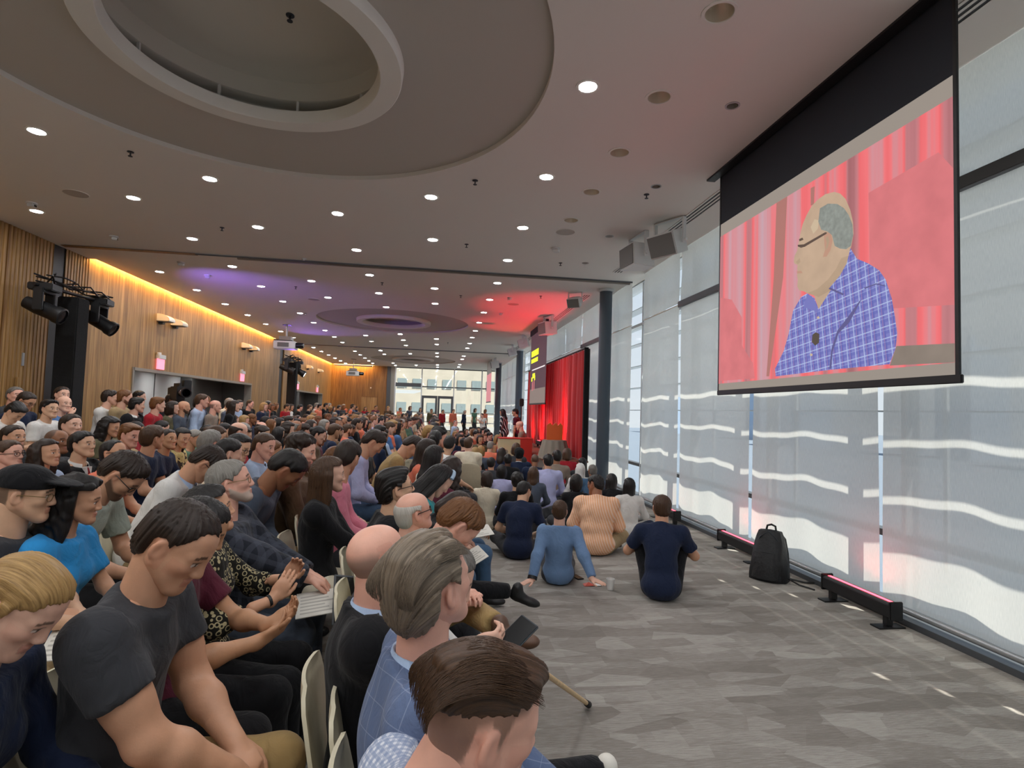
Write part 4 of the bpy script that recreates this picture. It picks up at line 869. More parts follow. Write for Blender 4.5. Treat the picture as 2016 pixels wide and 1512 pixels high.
def hair_mesh(style, fem, res, vol=1., seed=0, wide=1., length=.3):
    """hair in the head frame: (verts, faces, flow attributes)"""
    skull = head_prims(fem, wide=wide, lod=2)[:2]+[EL((-.03, 0, -.03), (.075, .068*wide, .07), k=.03)]
    t = {'buzz': .004, 'bald': .0035, 'horseshoe': .007, 'short': .013, 'crop': .009, 'side': .016, 'comb': .016, 'quiff': .007, 'curly': .026, 'bob': .02, 'long': .016, 'longcurly': .028, 'bun': .010, 'pony': .009}[style]*vol
    P = [grow(p, t) for p in skull]; line = 'short'
    if style in ('bob', 'long', 'longcurly'): line = 'long'
    if style in ('comb', 'horseshoe', 'buzz'): line = 'receding'
    if style == 'quiff': line = 'top'
    if style == 'crop': line = 'crop'
    ex = []
    if style == 'quiff': ex = [EL((.030, .0, .095), (.072, .058, .026), k=.025), EL((-.035, 0, .092), (.078, .060, .030), k=.025)]
    if style == 'side': ex = [EL((.03, -.01, .098), (.07, .066, .03), k=.02), EL((-.04, 0, .09), (.07, .075, .04), k=.02)]
    if style == 'comb': ex = [EL((-.01, 0, .096), (.09, .068, .030), k=.02), EL((-.085, 0, -.02), (.035, .062, .08), k=.02), EL((-.075, 0, -.075), (.035, .055, .04), k=.02)]
    if style == 'curly': ex = [EL((-.02, 0, .07), (.11, .095, .085), k=.03)]
    if style == 'bun': ex = [EL((-.115, 0, .03), (.04, .042, .042), k=.012)]
    if style == 'pony': ex = [EL((-.105, 0, .02), (.025, .025, .025), k=.01), RC((-.115, 0, .01), (-.13, 0, -.19), .026, .014, k=.01)]
    if style == 'bob': ex = [RC((-.05, 0, .0), (-.06, 0, -.09), .085, .075, k=.03)]+[RC((-.01, s*.07, .0), (.0, s*.072, -.10), .035, .03, k=.02) for s in (-1, 1)]
    if style in ('long', 'longcurly'):
        q = 1.25 if style == 'longcurly' else 1
        ex = [RC((-.05, 0, .0), (-.075, 0, -length*.6), .082*q, .075*q, k=.03), RC((-.075, 0, -length*.55), (-.10, 0, -length), .078*q, .045, k=.03)]+[RC((-.015, s*.072, .0), (-.03, s*.085, -length*.8), .033*q, .03*q, k=.025) for s in (-1, 1)]
    P = P+ex
    xs, zs = np.array(HAIRLINE[line]).T
    def post(F, Q):
        a = np.arctan2(np.abs(Q[..., 1]), Q[..., 0]+.01); z = Q[..., 2]; zl = np.interp(a, xs, zs)
        zl = zl+.002*np.sin(a*23+seed)+.0015*np.sin(a*51+z*60)
        m = (zl-z)*.75
        if line != 'long':
            tp = np.clip((z-zl)/.04, 0, 1)**.6
            if style in ('bald', 'horseshoe'): zt = np.interp(a, [0, .9, 1.2, 2.2, 3.15], [-.2, .02, .055, .065, .07 if style == 'horseshoe' else .05]); tp = np.minimum(tp, np.clip((zt-z)/.035, 0, 1)**.7)
            F = F+(t-.0016)*(1-tp)
        else: F = F+(t-.002)*(1-np.clip((z-zl)/.03, 0, 1)**.6)*(a < 1.0)
        if style in ('bald', 'horseshoe'):
            zt = np.interp(a, [0, .9, 1.2, 2.2, 3.15], [-.2, .02, .055, .065, .07 if style == 'horseshoe' else .05]); m = np.maximum(m, (z-zt)*.8)
        if style in ('bob', 'long', 'longcurly'):
            m = np.where(Q[..., 2] < .07, np.maximum(m, np.where(a < 1.35, (np.abs(Q[..., 0])-.0)*0+(Q[..., 0]-.012)*.6, -1)), m)
            face = np.sqrt(((Q-V(.075, 0, -.02))/V(.075, .062, .10)**1)**2).max(-1)*0
        if style in ('curly', 'longcurly'): F = F+wrinkle(Q, .008, seed+31, 75)
        elif style not in ('bald', 'buzz', 'horseshoe'):
            if style in ('comb', 'quiff', 'side', 'bun', 'pony'): u = np.arctan2(Q[..., 1], Q[..., 2]+.10)
            else: u = np.arctan2(Q[..., 1], Q[..., 0]+.05)
            F = F+(.0016*np.sin(u*37+seed+2*np.sin(u*9+Q[..., 0]*9))+.0014*np.sin(u*71+1.3*seed+Q[..., 2]*8))*min(1.5, vol+.2)
        if style not in ('bob', 'long', 'longcurly', 'bun', 'pony') :   # ears stay free
            e = np.sqrt((((Q[..., 0]+.008)/.03)**2+((Q[..., 2]+.005)/.04)**2)); F = np.where(np.abs(Q[..., 1]) > .05, np.maximum(F, (.9-e)*.02), F)
        if style in ('bob', 'long', 'longcurly'):
            k0 = np.sqrt((((Q-V(.075, 0, -.03))/V(.078, .060, .105))**2).sum(-1)); F = np.maximum(F, (1-k0)*.05)
        return np.maximum(F, m)
    v, f = sdf(P, res, post)
    if style in ('comb', 'quiff', 'side', 'bun', 'pony'): hu = np.arctan2(v[:, 1], v[:, 2]+.10); hv = v[:, 0]*8
    else: hu = np.arctan2(v[:, 1], v[:, 0]+.05); hv = v[:, 2]*8
    return v, f, hu, hv
def strands(style, fem, n, seed, wide=1.):
    """fine loose strands over combed hair, as thin three-sided tubes in the head frame"""
    rs = np.random.RandomState(seed); vs = []; fs = []
    for q in range(n):
        u = rs.uniform(-1.25, 1.25); r0 = rs.uniform(-.002, .006); L0 = rs.uniform(-.2, .25); pts = []
        for k in range(9):
            s = k/8
            th = (.62+L0)-s*2.3                                         # from the forehead over the crown to the nape
            c, z = math.sin(th), math.cos(th)
            uu = u*(1+.05*math.sin(s*5+q))
            p = V(-.014+.113*c, .094*wide*math.sin(uu)*(.35+.65*abs(z)**.5 if th > 0 else .92), .03+.104*(z if th > -1.57 else z*.95)*math.cos(uu*.8))
            pts.append(p*(1+r0))
        w = .0007
        o = len(vs)
        for k, p in enumerate(pts):
            t = nrm(pts[min(k+1, 8)]-pts[max(k-1, 0)]); a = nrm(np.cross(t, V(.3, 1, .2))); b = np.cross(t, a)
            ww = w*(1-.6*abs(2*k/8-1)**3)
            for j in range(3): vs.append(p+ww*(a*math.cos(j*2.094)+b*math.sin(j*2.094)))
        for k in range(8):
            for j in range(3): fs.append((o+k*3+j, o+k*3+(j+1) % 3, o+k*3+3+(j+1) % 3, o+k*3+3+j))
    return np.array(vs), np.array(fs)
# -------- hand
def hand_prims(w, fd, pn, side, curl, lod, s=1.):
    """w wrist, fd finger direction, pn palm normal (where the palm faces), side +1 thumb towards fd x pn"""
    fd = nrm(fd); pn = nrm(pn-fd*(pn@fd)); sd = np.cross(fd, pn)*side; R = np.stack([fd, sd, pn], 1); P = []
    P.append(EL(w+fd*.052*s, (.056*s, .042*s, .019*s), R, k=.012)); P.append(RC(w-fd*.02, w+fd*.02*s, .025*s, .024*s, k=.015))
    if lod >= 2:
        P.append(RC(w+fd*.08*s, w+fd*.12*s+pn*.03*curl*s, .026*s, .02*s, k=.015)); P.append(RC(w+fd*.03*s+sd*.03*s, w+fd*.075*s+sd*.045*s, .013*s, .011*s, k=.01)); return P
    for i in range(4):
        o = (.030, .0105, -.0095, -.028)[i]; ln = (.92, 1.03, .97, .78)[i]*s
        p = w+fd*(.092-.006*abs(i-1.3))*s+sd*o*s; a = .25*curl; r = (.0095, .0098, .0094, .0084)[i]*s; P.append(RC(w+fd*.05*s+sd*o*.8*s, p, .011*s, r*1.08, k=.006))
        spread = sd*(o*1.6)
        for L in (.043, .026, .021):
            a += curl*.75 if L < .04 else curl*.55
            d = nrm(fd*math.cos(a)+pn*math.sin(a)+spread); q = p+d*L*ln; P.append(RC(p, q, r, r*.9, k=.004)); p = q; r *= .9
    p0 = w+fd*.022*s+sd*.026*s; p1 = w+fd*.052*s+sd*.05*s+pn*.012*s; p2 = p1+nrm(fd*.9+sd*(.35-.5*curl*.6)+pn*.25)*.034*s; p3 = p2+nrm(fd*1+sd*(.1-.5*curl*.6)+pn*.3)*.026*s
    P += [RC(p0, p1, .016*s, .0125*s, k=.008), RC(p1, p2, .0118*s, .0108*s, k=.004), RC(p2, p3, .0108*s, .009*s, k=.004)]
    return P
def ik(a, t, l1, l2, pole):
    d = t-a; L = np.linalg.norm(d); L = min(L, (l1+l2)*.999); u = nrm(d); t = a+u*L
    x = (l1*l1-l2*l2+L*L)/(2*L); h = math.sqrt(max(0, l1*l1-x*x)); p = nrm(pole-u*(pole@u)); return a+u*x+p*h, t
# -------- colours of people
def m_skin(name, col):
    m, n, l, b = newmat(name); t = n.new('ShaderNodeTexCoord'); nz = n.new('ShaderNodeTexNoise'); nz.inputs['Scale'].default_value = 22; nz.inputs['Detail'].default_value = 5; l.new(t.outputs['Object'], nz.inputs[0])
    c = lin(col); a = mixcol(n, l, nz.outputs[0], tuple(v*.86 for v in c[:3])+(1,), (min(1, c[0]*1.14), c[1]*1.06, c[2]*1.04, 1))
    at_ = n.new('ShaderNodeAttribute'); at_.attribute_name = 'tint'; o = mixcol(n, l, at_.outputs['Alpha'], a, at_.outputs['Color']); l.new(o, b.inputs['Base Color'])
    b.inputs['Roughness'].default_value = .48; b.inputs['Specular IOR Level'].default_value = .4
    bp = n.new('ShaderNodeBump'); bp.inputs['Strength'].default_value = .12; bp.inputs['Distance'].default_value = .003; nb = n.new('ShaderNodeTexNoise'); nb.inputs['Scale'].default_value = 160; l.new(t.outputs['Object'], nb.inputs[0]); l.new(nb.outputs[0], bp.inputs['Height']); l.new(bp.outputs[0], b.inputs['Normal'])
SKIN = {'fair': '#e2b69f', 'pink': '#e4b09b', 'tan': '#cf9f80', 'olive': '#bf9270', 'brown': '#96684c', 'dark': '#5a3a2a', 'asian': '#dab192'}
for k, c in SKIN.items(): m_skin('skin_'+k, c)
def m_hair(name, col, col2, rough=.42):
    m, n, l, b = newmat(name); u = n.new('ShaderNodeAttribute'); u.attribute_name = 'hu'; w = n.new('ShaderNodeAttribute'); w.attribute_name = 'hv'
    cb = n.new('ShaderNodeCombineXYZ'); l.new(nodes_math(n, l, 'MULTIPLY', u.outputs['Fac'], 34.), cb.inputs[0]); l.new(w.outputs['Fac'], cb.inputs[1])
    nz = n.new('ShaderNodeTexNoise'); nz.inputs['Scale'].default_value = 1.6; nz.inputs['Detail'].default_value = 6; nz.inputs['Roughness'].default_value = .65; l.new(cb.outputs[0], nz.inputs[0])
    r = n.new('ShaderNodeValToRGB'); l.new(nz.outputs[0], r.inputs[0]); r.color_ramp.elements[0].position = .32; r.color_ramp.elements[1].position = .70; r.color_ramp.elements[0].color = lin(col); r.color_ramp.elements[1].color = lin(col2)
    l.new(r.outputs[0], b.inputs['Base Color']); b.inputs['Roughness'].default_value = rough; b.inputs['Specular IOR Level'].default_value = .35
    bp = n.new('ShaderNodeBump'); bp.inputs['Strength'].default_value = .55; bp.inputs['Distance'].default_value = .004; l.new(nz.outputs[0], bp.inputs['Height']); l.new(bp.outputs[0], b.inputs['Normal'])
HAIR = {'black': ('#0b0a0a', '#262120'), 'dark': ('#16100d', '#3a2b22'), 'brown': ('#2c1d13', '#5c412c'), 'auburn': ('#4a2c17', '#86582f'), 'blond': ('#7a5c34', '#c09a62'), 'grey': ('#5f5b55', '#a5a098'), 'salt': ('#3b3733', '#8d8780'), 'white': ('#9a958c', '#d8d4cc'), 'ash': ('#4a3f34', '#968673')}
for k, (a, b_) in HAIR.items(): m_hair('hair_'+k, a, b_)
def m_cloth(name, col, kind='plain', c2=None, scale=.05, w=.1, rough=.85, f=.6):
    m, n, l, b = newmat(name); t = n.new('ShaderNodeTexCoord'); c = lin(col); nz = n.new('ShaderNodeTexNoise'); nz.inputs['Scale'].default_value = 9; nz.inputs['Detail'].default_value = 5; l.new(t.outputs['Object'], nz.inputs[0])
    o = mixcol(n, l, nz.outputs[0], tuple(v*.82 for v in c[:3])+(1,), tuple(min(1, v*1.18) for v in c[:3])+(1,))
    s = n.new('ShaderNodeSeparateXYZ'); l.new(t.outputs['Object'], s.inputs[0])
    if kind in ('check', 'gingham', 'stripe'):
        ang = n.new('ShaderNodeMapping'); l.new(t.outputs['Object'], ang.inputs[0]); ang.inputs['Rotation'].default_value = (.25, -.35, .3); s = n.new('ShaderNodeSeparateXYZ'); l.new(ang.outputs[0], s.inputs[0])
        for ax in ((0, 2, 1) if kind != 'stripe' else (1,)):
            fr = nodes_math(n, l, 'FRACT', nodes_math(n, l, 'DIVIDE', s.outputs[ax], scale)); k = nodes_math(n, l, 'MULTIPLY', nodes_math(n, l, 'LESS_THAN', fr, w), f)
            o = mixcol(n, l, k, o, lin(c2))
    if kind == 'rings':
        vo = n.new('ShaderNodeTexVoronoi'); vo.inputs['Scale'].default_value = 1/scale; vo.inputs['Randomness'].default_value = .55; l.new(t.outputs['Object'], vo.inputs[0])
        r = n.new('ShaderNodeValToRGB'); l.new(vo.outputs['Distance'], r.inputs[0]); r.color_ramp.interpolation = 'CONSTANT'; e = r.color_ramp.elements; e[0].color = (0, 0, 0, 1); e[1].position = .30; e[1].color = (1, 1, 1, 1); k = e.new(.46); k.color = (0, 0, 0, 1)
        o = mixcol(n, l, r.outputs[0], o, lin(c2))
    if kind == 'blotch':
        vo = n.new('ShaderNodeTexNoise'); vo.inputs['Scale'].default_value = 1/scale; l.new(t.outputs['Object'], vo.inputs[0]); k = nodes_math(n, l, 'GREATER_THAN', vo.outputs[0], .55); o = mixcol(n, l, k, o, lin(c2))
    l.new(o, b.inputs['Base Color']); b.inputs['Roughness'].default_value = rough; b.inputs['Specular IOR Level'].default_value = .2; b.inputs['Sheen Weight'].default_value = .08
    bp = n.new('ShaderNodeBump'); bp.inputs['Strength'].default_value = .7; bp.inputs['Distance'].default_value = .018
    mp = n.new('ShaderNodeMapping'); l.new(t.outputs['Object'], mp.inputs[0]); mp.inputs['Scale'].default_value = (1, 1, .6)
    nb = n.new('ShaderNodeTexNoise'); nb.inputs['Scale'].default_value = 13; nb.inputs['Detail'].default_value = 4; nb.inputs['Distortion'].default_value = 1.2; l.new(mp.outputs[0], nb.inputs[0]); l.new(nb.outputs[0], bp.inputs['Height']); l.new(bp.outputs[0], b.inputs['Normal'])
    return m
CLOTH = dict(black='#141417', charcoal='#3a3b3f', navy='#1d2740', white='#dcdad6', pale_blue='#a9bcd8', blue='#4a6d9c', grey='#85868a', red='#9c1f2a', maroon='#5a2233', olive='#5a5640', tan='#a8916c', khaki='#a58a5c', cream='#ddd3bd', peach='#efb399', pink='#d77f92', teal='#2d8a90', brown='#5b4632', lavender='#aeb0d6', coral='#d9765c', sky='#2f8fd0', green='#5c7f6a', denim='#46627f', slate='#4d5563', sage='#a9b3a6', taupe='#8a7b6e', jeans='#3a4d66', rust='#8f4a34', steel='#6f8bb0')
for k, c in CLOTH.items(): m_cloth('cloth_'+k, c)
mat('shoe_black', '#151515', .5); mat('shoe_white', '#e4dfd4', .6); mat('shoe_sole', '#efe9da', .7); mat('shoe_brown', '#5a4030', .5)
mat('lens_clear', '#c8d4d8', .1); mat('frame_black', '#1a1714', .35); mat('frame_gold', '#8f7a4c', .3, metal=.7)
# -------- person
LODS = [dict(head=.0042, hair=.0048, cloth=.0125, hand=.0055, leg=.016), dict(head=.0075, hair=.009, cloth=.019, hand=.009, leg=.024), dict(head=.0125, hair=.0135, cloth=.028, hand=.016, leg=.034)]
HEAD_CACHE = {}
def head_height(pose='sit', s=1., lean=.05, curl=.1, twist=0., hy=0., hp=0., hr=0., fem=0, neck=1., seat=.45, tilt=0., **_):
    hipz = {'sit': seat+.095*s, 'stand': .93*s, 'floor': .13*s}[pose]; Rl = rotm('x', tilt)@rotm('y', lean); u1 = Rl@V(0, 0, 1); Ru = Rl@rotm('y', curl*1.3)@rotm('z', twist); u2 = Ru@V(0, 0, 1); hs = s*.965 if fem else s
    Rh = Ru@rotm('z', hy)@rotm('y', hp)@rotm('x', hr); Rn = rotm('y', (lean+curl*1.3)*-.35)
    return (V(0, 0, hipz)+u1*.20*s+nrm(u1+u2)*.17*s+u2*.185*s+nrm(Rn@u2+u2)*.085*s*neck+(Ru@V(1, 0, 0))*.018*s+Rh@V(.012, 0, .075)*hs)[2]
def build_person(pose='sit', lod=1, fem=0, s=1., lean=.05, curl=.1, twist=0., hy=0., hp=0., hr=0., girth=1., arms=None, legs=None, hair='short', hvol=1., hlen=.3, sleeve='short', shirt_t=.010, jacket=0, neck=1., sho=1., beard=0, glasses=None, shorts=0, skirt=0, seed=0, muscle=1., wide=1., seat=.45, collar=0, cap=None, cheeks=0, shoes='shoe_black', nohands=0, tilt=0., curls=(.6, .6), palm=None, fdir=None, strand=0, nolegs=0, nose=1., stubble='#4a382c', slv=.68):
    """returns a dict of part meshes in the person's own frame: x forward, y left, z up, floor at z = 0"""
    R = LODS[lod]; out = {}
    hipz = {'sit': seat+.095*s, 'stand': .93*s, 'floor': .13*s}[pose]
    hip = V(0, 0, hipz); Rl = rotm('x', tilt)@rotm('y', lean); up1 = Rl@V(0, 0, 1); Ru = Rl@rotm('y', curl*1.3)@rotm('z', twist); up2 = Ru@V(0, 0, 1); fw2 = Ru@V(1, 0, 0); lf = Ru@V(0, 1, 0)
    waist = hip+up1*.20*s; chest = waist+nrm(up1+up2)*.17*s; nb = chest+up2*.145*s
    sw = (.158 if fem else .182)*s*sho; g = girth*s
    sh = {1: nb-up2*.035*s+lf*sw, -1: nb-up2*.035*s-lf*sw}
    Rh = Ru@rotm('z', hy)@rotm('y', hp)@rotm('x', hr); fwd_h = Rh@V(1, 0, 0)
    Rn = rotm('y', (lean+curl*1.3)*-.35)          # the neck rights itself a little
    hs = s if not fem else s*.965
    nb2 = nb+up2*.04*s
    hc = nb2+nrm(Rn@up2+up2)*.085*s*neck+fw2*.018*s+Rh@V(.012, 0, .075)*hs
    # torso
    Rw = np.stack([Rl@V(1, 0, 0), Rl@V(0, 1, 0), up1], 1); Rc = np.stack([fw2, lf, up2], 1)
    T = [EL(hip, (.125*g, (.158 if fem else .152)*g, .125*s), Rw, k=.05), EL(waist-up1*.02*s, (.112*g*(.92 if fem else 1), .145*g*(.9 if fem else 1), .15*s), Rw, k=.06), EL(chest, (.115*g, .158*g*sho*(.94 if fem else 1), .165*s), Rc, k=.06)]
    if girth > 1.12: T.append(EL(waist+fw2*.05*g-up1*.02, (.12*g, .14*g, .13*s), Rw, k=.06))
    if fem: T += [EL(chest+fw2*.085*s+lf*q*.065*s-up2*.03*s, (.05*s, .055*s, .055*s), Rc, k=.04) for q in (-1, 1)]
    T += [RC(nb+up2*.012*s, sh[q]+up2*.0*s, .055*s, .058*s*sho, k=.05) for q in (-1, 1)]; T.append(RC(nb-up2*.05*s, nb+up2*.02*s, .085*s, .06*s, k=.04))
    # arms
    arms = arms or {}; A = {}; ua, fa = .285*s, .255*s
    dflt = {'sit': V(.34, .085, hipz+.115), 'stand': V(.07, .25, .80), 'floor': V(.30, .14, .22)}[pose]
    for q in (1, -1):
        tgt = arms.get(q); 
        if tgt is None: tgt = dflt*V(1, q, 1)
        tgt = V(*tgt); pole = V(*(arms.get(('pole', q)) or (-.5, .75*q, -.55)))
        e, w = ik(sh[q], tgt, ua, fa, pole); A[q] = (sh[q], e, w)
    mu = muscle*s*(.86 if fem else 1)
    skinP = {q: [RC(A[q][0], A[q][1], .049*mu, .040*mu, k=.03), RC(A[q][1], A[q][1]+(A[q][2]-A[q][1])*.35, .040*mu, .041*mu, k=.03), RC(A[q][1]+(A[q][2]-A[q][1])*.35, A[q][2], .041*mu, .0255*mu, k=.03)] for q in (1, -1)}
    if muscle > 1.1:
        for q in (1, -1): skinP[q].append(EL((A[q][0]*.45+A[q][1]*.55), (.06*s, .056*s, .10*s), np.stack([nrm(np.cross(A[q][0]-A[q][1], V(0, 1, 0))), nrm(np.cross(A[q][0]-A[q][1], np.cross(A[q][0]-A[q][1], V(0, 1, 0)))), nrm(A[q][0]-A[q][1])], 1), k=.03))
    # legs
    hj = {q: hip+V(.01, q*.092*g, -.02) for q in (1, -1)}; th, shn = .43*s, .42*s; legs = legs or {}
    ld = {'sit': V(.44*s+.02, .12, .085), 'stand': V(-.01, .10, .085), 'floor': V(.20, -.02, .075)}[pose]; Lg = {}
    for q in (1, -1):
        a_t = V(*legs[q]) if q in legs else ld*V(1, q, 1); pole = V(*(legs.get(('pole', q)) or {'sit': (.5, .12*q, 1), 'stand': (1, 0, 0), 'floor': (.6, 1.6*q, .35)}[pose])); k_, a_ = ik(hj[q], a_t, th, shn, pole); Lg[q] = (hj[q], k_, a_)
    legS = {q: [RC(Lg[q][0], Lg[q][1], .088*g, .058*s, k=.05), RC(Lg[q][1], Lg[q][1]*.6+Lg[q][2]*.4, .056*s, .056*s, k=.04), RC(Lg[q][1]*.6+Lg[q][2]*.4, Lg[q][2], .056*s, .036*s, k=.04)] for q in (1, -1)}
    # head mesh (shared by look)
    hk = (fem, wide, lod, nose)
    if hk not in HEAD_CACHE:
        P = head_prims(fem, wide=wide, lod=lod, long_nose=nose)
        P.append(RC((-.028, 0, -.04), (-.032, 0, -.075), .052 if not fem else .045, .050 if not fem else .043, k=.03))
        HEAD_CACHE[hk] = sdf(P, R['head'])
    hv_, hf_ = HEAD_CACHE[hk]
    tint = np.zeros((len(hv_), 4)); x, y, z = hv_.T; ay = np.abs(y)
    def put(m, col, a):
        c = np.array(lin(col)[:3]); tint[m, :3] = c; tint[m, 3] = np.maximum(tint[m, 3], a if np.isscalar(a) else a[m])
    if lod < 2:
        put((x > .075) & (ay < .024) & (z < -.051) & (z > -.0765), '#b5695f', .45 if not fem else .5)
        put((x > .058) & (ay > .012) & (ay < .052) & (np.abs(z-.0245-.004*(ay < .04)) < (.0055 if not fem else .004)), '#2e2119', .8 if not fem else .75)
        put((x > .066) & (ay > .018) & (ay < .047) & (np.abs(z-.002) < .006), '#e6dcd4', .8); put((x > .083) & (np.abs(ay-.031) < .0065) & (np.abs(z-.002) < .0065), '#231813', .9)
        put((x > .066) & (ay > .016) & (ay < .049) & (np.abs(z-.0085) < .0018), '#241812', .75)
        put((ay > .072) & (np.abs(x+.01) < .03), '#c4705c', .18)
    else:
        put((x > .06) & (np.abs(ay-.031) < .015) & (np.abs(z-.008) < .012), '#3a2620', .6); put((x > .08) & (ay < .022) & (np.abs(z+.063) < .008), '#9a554c', .5)
    if cheeks: put((x > .03) & (ay > .03) & (z < .0) & (z > -.05) & (tint[:, 3] < .2), '#cf6d5c', .10)
    if hair in ('bald', 'buzz', 'quiff'):      # clipped hair, too short to stand off the skin
        aa = np.arctan2(ay, x+.01); zl = np.interp(aa, *np.array(HAIRLINE['short' if hair == 'quiff' else 'receding']).T); k_ = np.clip((z-zl)/.018, 0, 1)*(ay < .079)
        if hair == 'bald': k_ = k_*np.clip((np.interp(aa, [0, .9, 1.2, 2.2, 3.15], [-.2, .0, .045, .06, .055])-z)/.03, 0, 1)
        put((k_ > .05) & (tint[:, 3] < .2), stubble, k_*.72)
    if beard:
        bl = np.interp(np.arctan2(ay, x+.01), [0, .35, .8, 1.35, 1.7], [-.048, -.052, -.055, -.025, -.0]); k_ = np.clip((bl-z)/.012, 0, 1)*((x > -.01) & (z > -.13)); lip = (ay < .022) & (x > .075) & (z < -.052) & (z > -.076)
        put((k_ > .1) & ~lip, beard if isinstance(beard, str) else '#3a2a20', k_*.8)
    out['head_frame'] = (Rh, hc, hs)
    parts = [((hv_*hs)@Rh.T+hc, hf_)]
    nk = [RC(hc+Rh@V(-.028, 0, -.045)*hs, nb-up2*.03, (.052 if fem else .060)*s, (.056 if fem else .066)*s, k=.02)]
    nv = sdf(nk, R['hand']*1.2); parts.append(nv); tints = [tint, np.zeros((len(nv[0]), 4))]
    # arms and hands
    if not nohands:
        for q in (1, -1):
            d = A[q][2]-A[q][1]; fd = V(*fdir[q]) if fdir and q in fdir else nrm(d); pn = V(*palm[q]) if palm and q in palm else (V(0, 0, -1) if pose != 'stand' else V(0, -q, 0))
            hp_ = hand_prims(A[q][2]+nrm(d)*.012, fd, pn, (1 if q == 1 else -1), curls[0 if q == 1 else 1], lod, s*(.92 if fem else 1))
            ap = skinP[q] if sleeve in ('short', 'none') else skinP[q][2:3]
            if lod == 0: a_v = sdf(hp_+[RC(A[q][1]*.35+A[q][2]*.65, A[q][2], .034*mu, .0255*mu, k=.02)], R['hand']); parts.append(a_v); tints.append(np.zeros((len(a_v[0]), 4))); a_v = sdf(ap, R['cloth']*.8) if sleeve in ('short', 'none') else None
            else: a_v = sdf(ap+hp_, R['hand'])
            if a_v is not None: parts.append(a_v); tints.append(np.zeros((len(a_v[0]), 4)))
    if shorts or skirt:
        for q in (1, -1): a_v = sdf(legS[q][1:], R['cloth']); parts.append(a_v); tints.append(np.zeros((len(a_v[0]), 4)))
    core = [grow(p, -.02) for p in T]+[grow(p, -.016) for q in (1, -1) for p in skinP[q]]   # the body under the clothes, so that the figure is one piece
    cv_ = sdf(core, max(.022, R['cloth']*1.2)); parts.append(cv_); tints.append(np.zeros((len(cv_[0]), 4)))
    out['body'] = mesh_from('body', parts, {'tint': np.concatenate(tints)})
    # shirt
    t = shirt_t+(.014 if jacket else 0); S = [grow(p, t) for p in T]+[EL(hip, (.148*g, .178*g, .145*s), Rw, k=.05)]
    for q in (1, -1):
        a, e, w = A[q]; te = t+.006
        if sleeve == 'short': m_ = a+(e-a)*slv; S.append(RC(a, m_, .052*mu+te, .050*mu+te+.004, k=.045, flat=(0, 1)))
        elif sleeve in ('long', 'roll'):
            S.append(RC(a, e, .050*mu+te, .043*mu+te, k=.045)); f_ = .97 if sleeve == 'long' else .45; S.append(RC(e, e+(w-e)*f_, .043*mu+te, (.032*mu if sleeve == 'long' else .043*mu)+te, k=.04, flat=(0, 1)))
        elif sleeve == 'none': pass
    low = hip-up1*(.10*s if not jacket else .14*s)
    seatcut = hipz-.115*s
    def sp(F, P):
        F = F+wrinkle(P, .006 if not jacket else .004, seed+3, 19)
        if pose == 'sit': F = np.maximum(F, -(P@up1-low@up1)); F = np.maximum(F, seatcut+.02-P[..., 2])
        elif pose == 'stand': F = np.maximum(F, (hipz-.12*s)-P[..., 2])
        else: F = np.maximum(F, .012-P[..., 2])
        # open collar round the neck
        nn = nb+up2*(.035 if not jacket else .02)*s; F = np.where(((P-nb)**2).sum(-1) < (.17*s)**2, np.maximum(F, (P-nn)@nrm(up2+fw2*.35)), F)
        return F
    out['shirt'] = mesh_from('shirt', [sdf(S, R['cloth'], sp)])
    if collar:
        Cc = []; ns = 20; ax = nrm(up2*.9+Rn@up2*.3); fr = nrm(fw2-ax*(fw2@ax)); lt = np.cross(ax, fr); cv = []; 
        for layer, (r0, h) in enumerate(((.066, -.015), (.071, .030), (.076, .034), (.088, .000))):
            for i in range(ns+1):
                a = math.radians(28+304*i/ns); drop = .012*math.cos(a); cv.append(nb+up2*.01*s+ax*(h*s+drop*-1*s)+fr*(math.cos(a)*r0*s*1.02+.006)+lt*math.sin(a)*r0*s)
        cf = [(l_*(ns+1)+i, l_*(ns+1)+i+1, (l_+1)*(ns+1)+i+1, (l_+1)*(ns+1)+i) for l_ in range(3) for i in range(ns)]
        out['collar'] = mesh_from('collar', [(np.array(cv), np.array(cf))])
    # trousers
    if not nolegs:
        lt_ = .013; G = [grow(EL(hip, (.122*g, .152*g, .12*s), Rw, k=.05), lt_)]
        for q in (1, -1):
            h0, k0, a0 = Lg[q]; tk = grow(RC(h0, k0, .080*g, .062*s, k=.05), lt_); G.append(tk)
            if shorts or skirt: pass
            else: G.append(grow(RC(k0, a0+(k0-a0)*.12, .062*s, .050*s, k=.05, flat=(0, 1)), lt_*.7))
        if skirt:
            kk = (Lg[1][1]+Lg[-1][1])/2; G += [RC(hip, kk, .15*s, .13*s, k=.06), RC(kk, kk+V(.02, 0, -.22), .13*s, .12*s, k=.06)]
        def tp(F, P):
            F = F+wrinkle(P, .004, seed+9, 15)
            return np.maximum(F, .01-P[..., 2]) if pose == 'floor' else (np.maximum(F, (seat+.004)-P[..., 2]-np.where(P[..., 0] > .17, 1, 0)) if pose == 'sit' else F)
        out['trousers'] = mesh_from('trousers', [sdf(G, R['leg'] if lod else R['cloth'], tp)])
        sh_v = []; so_v = []
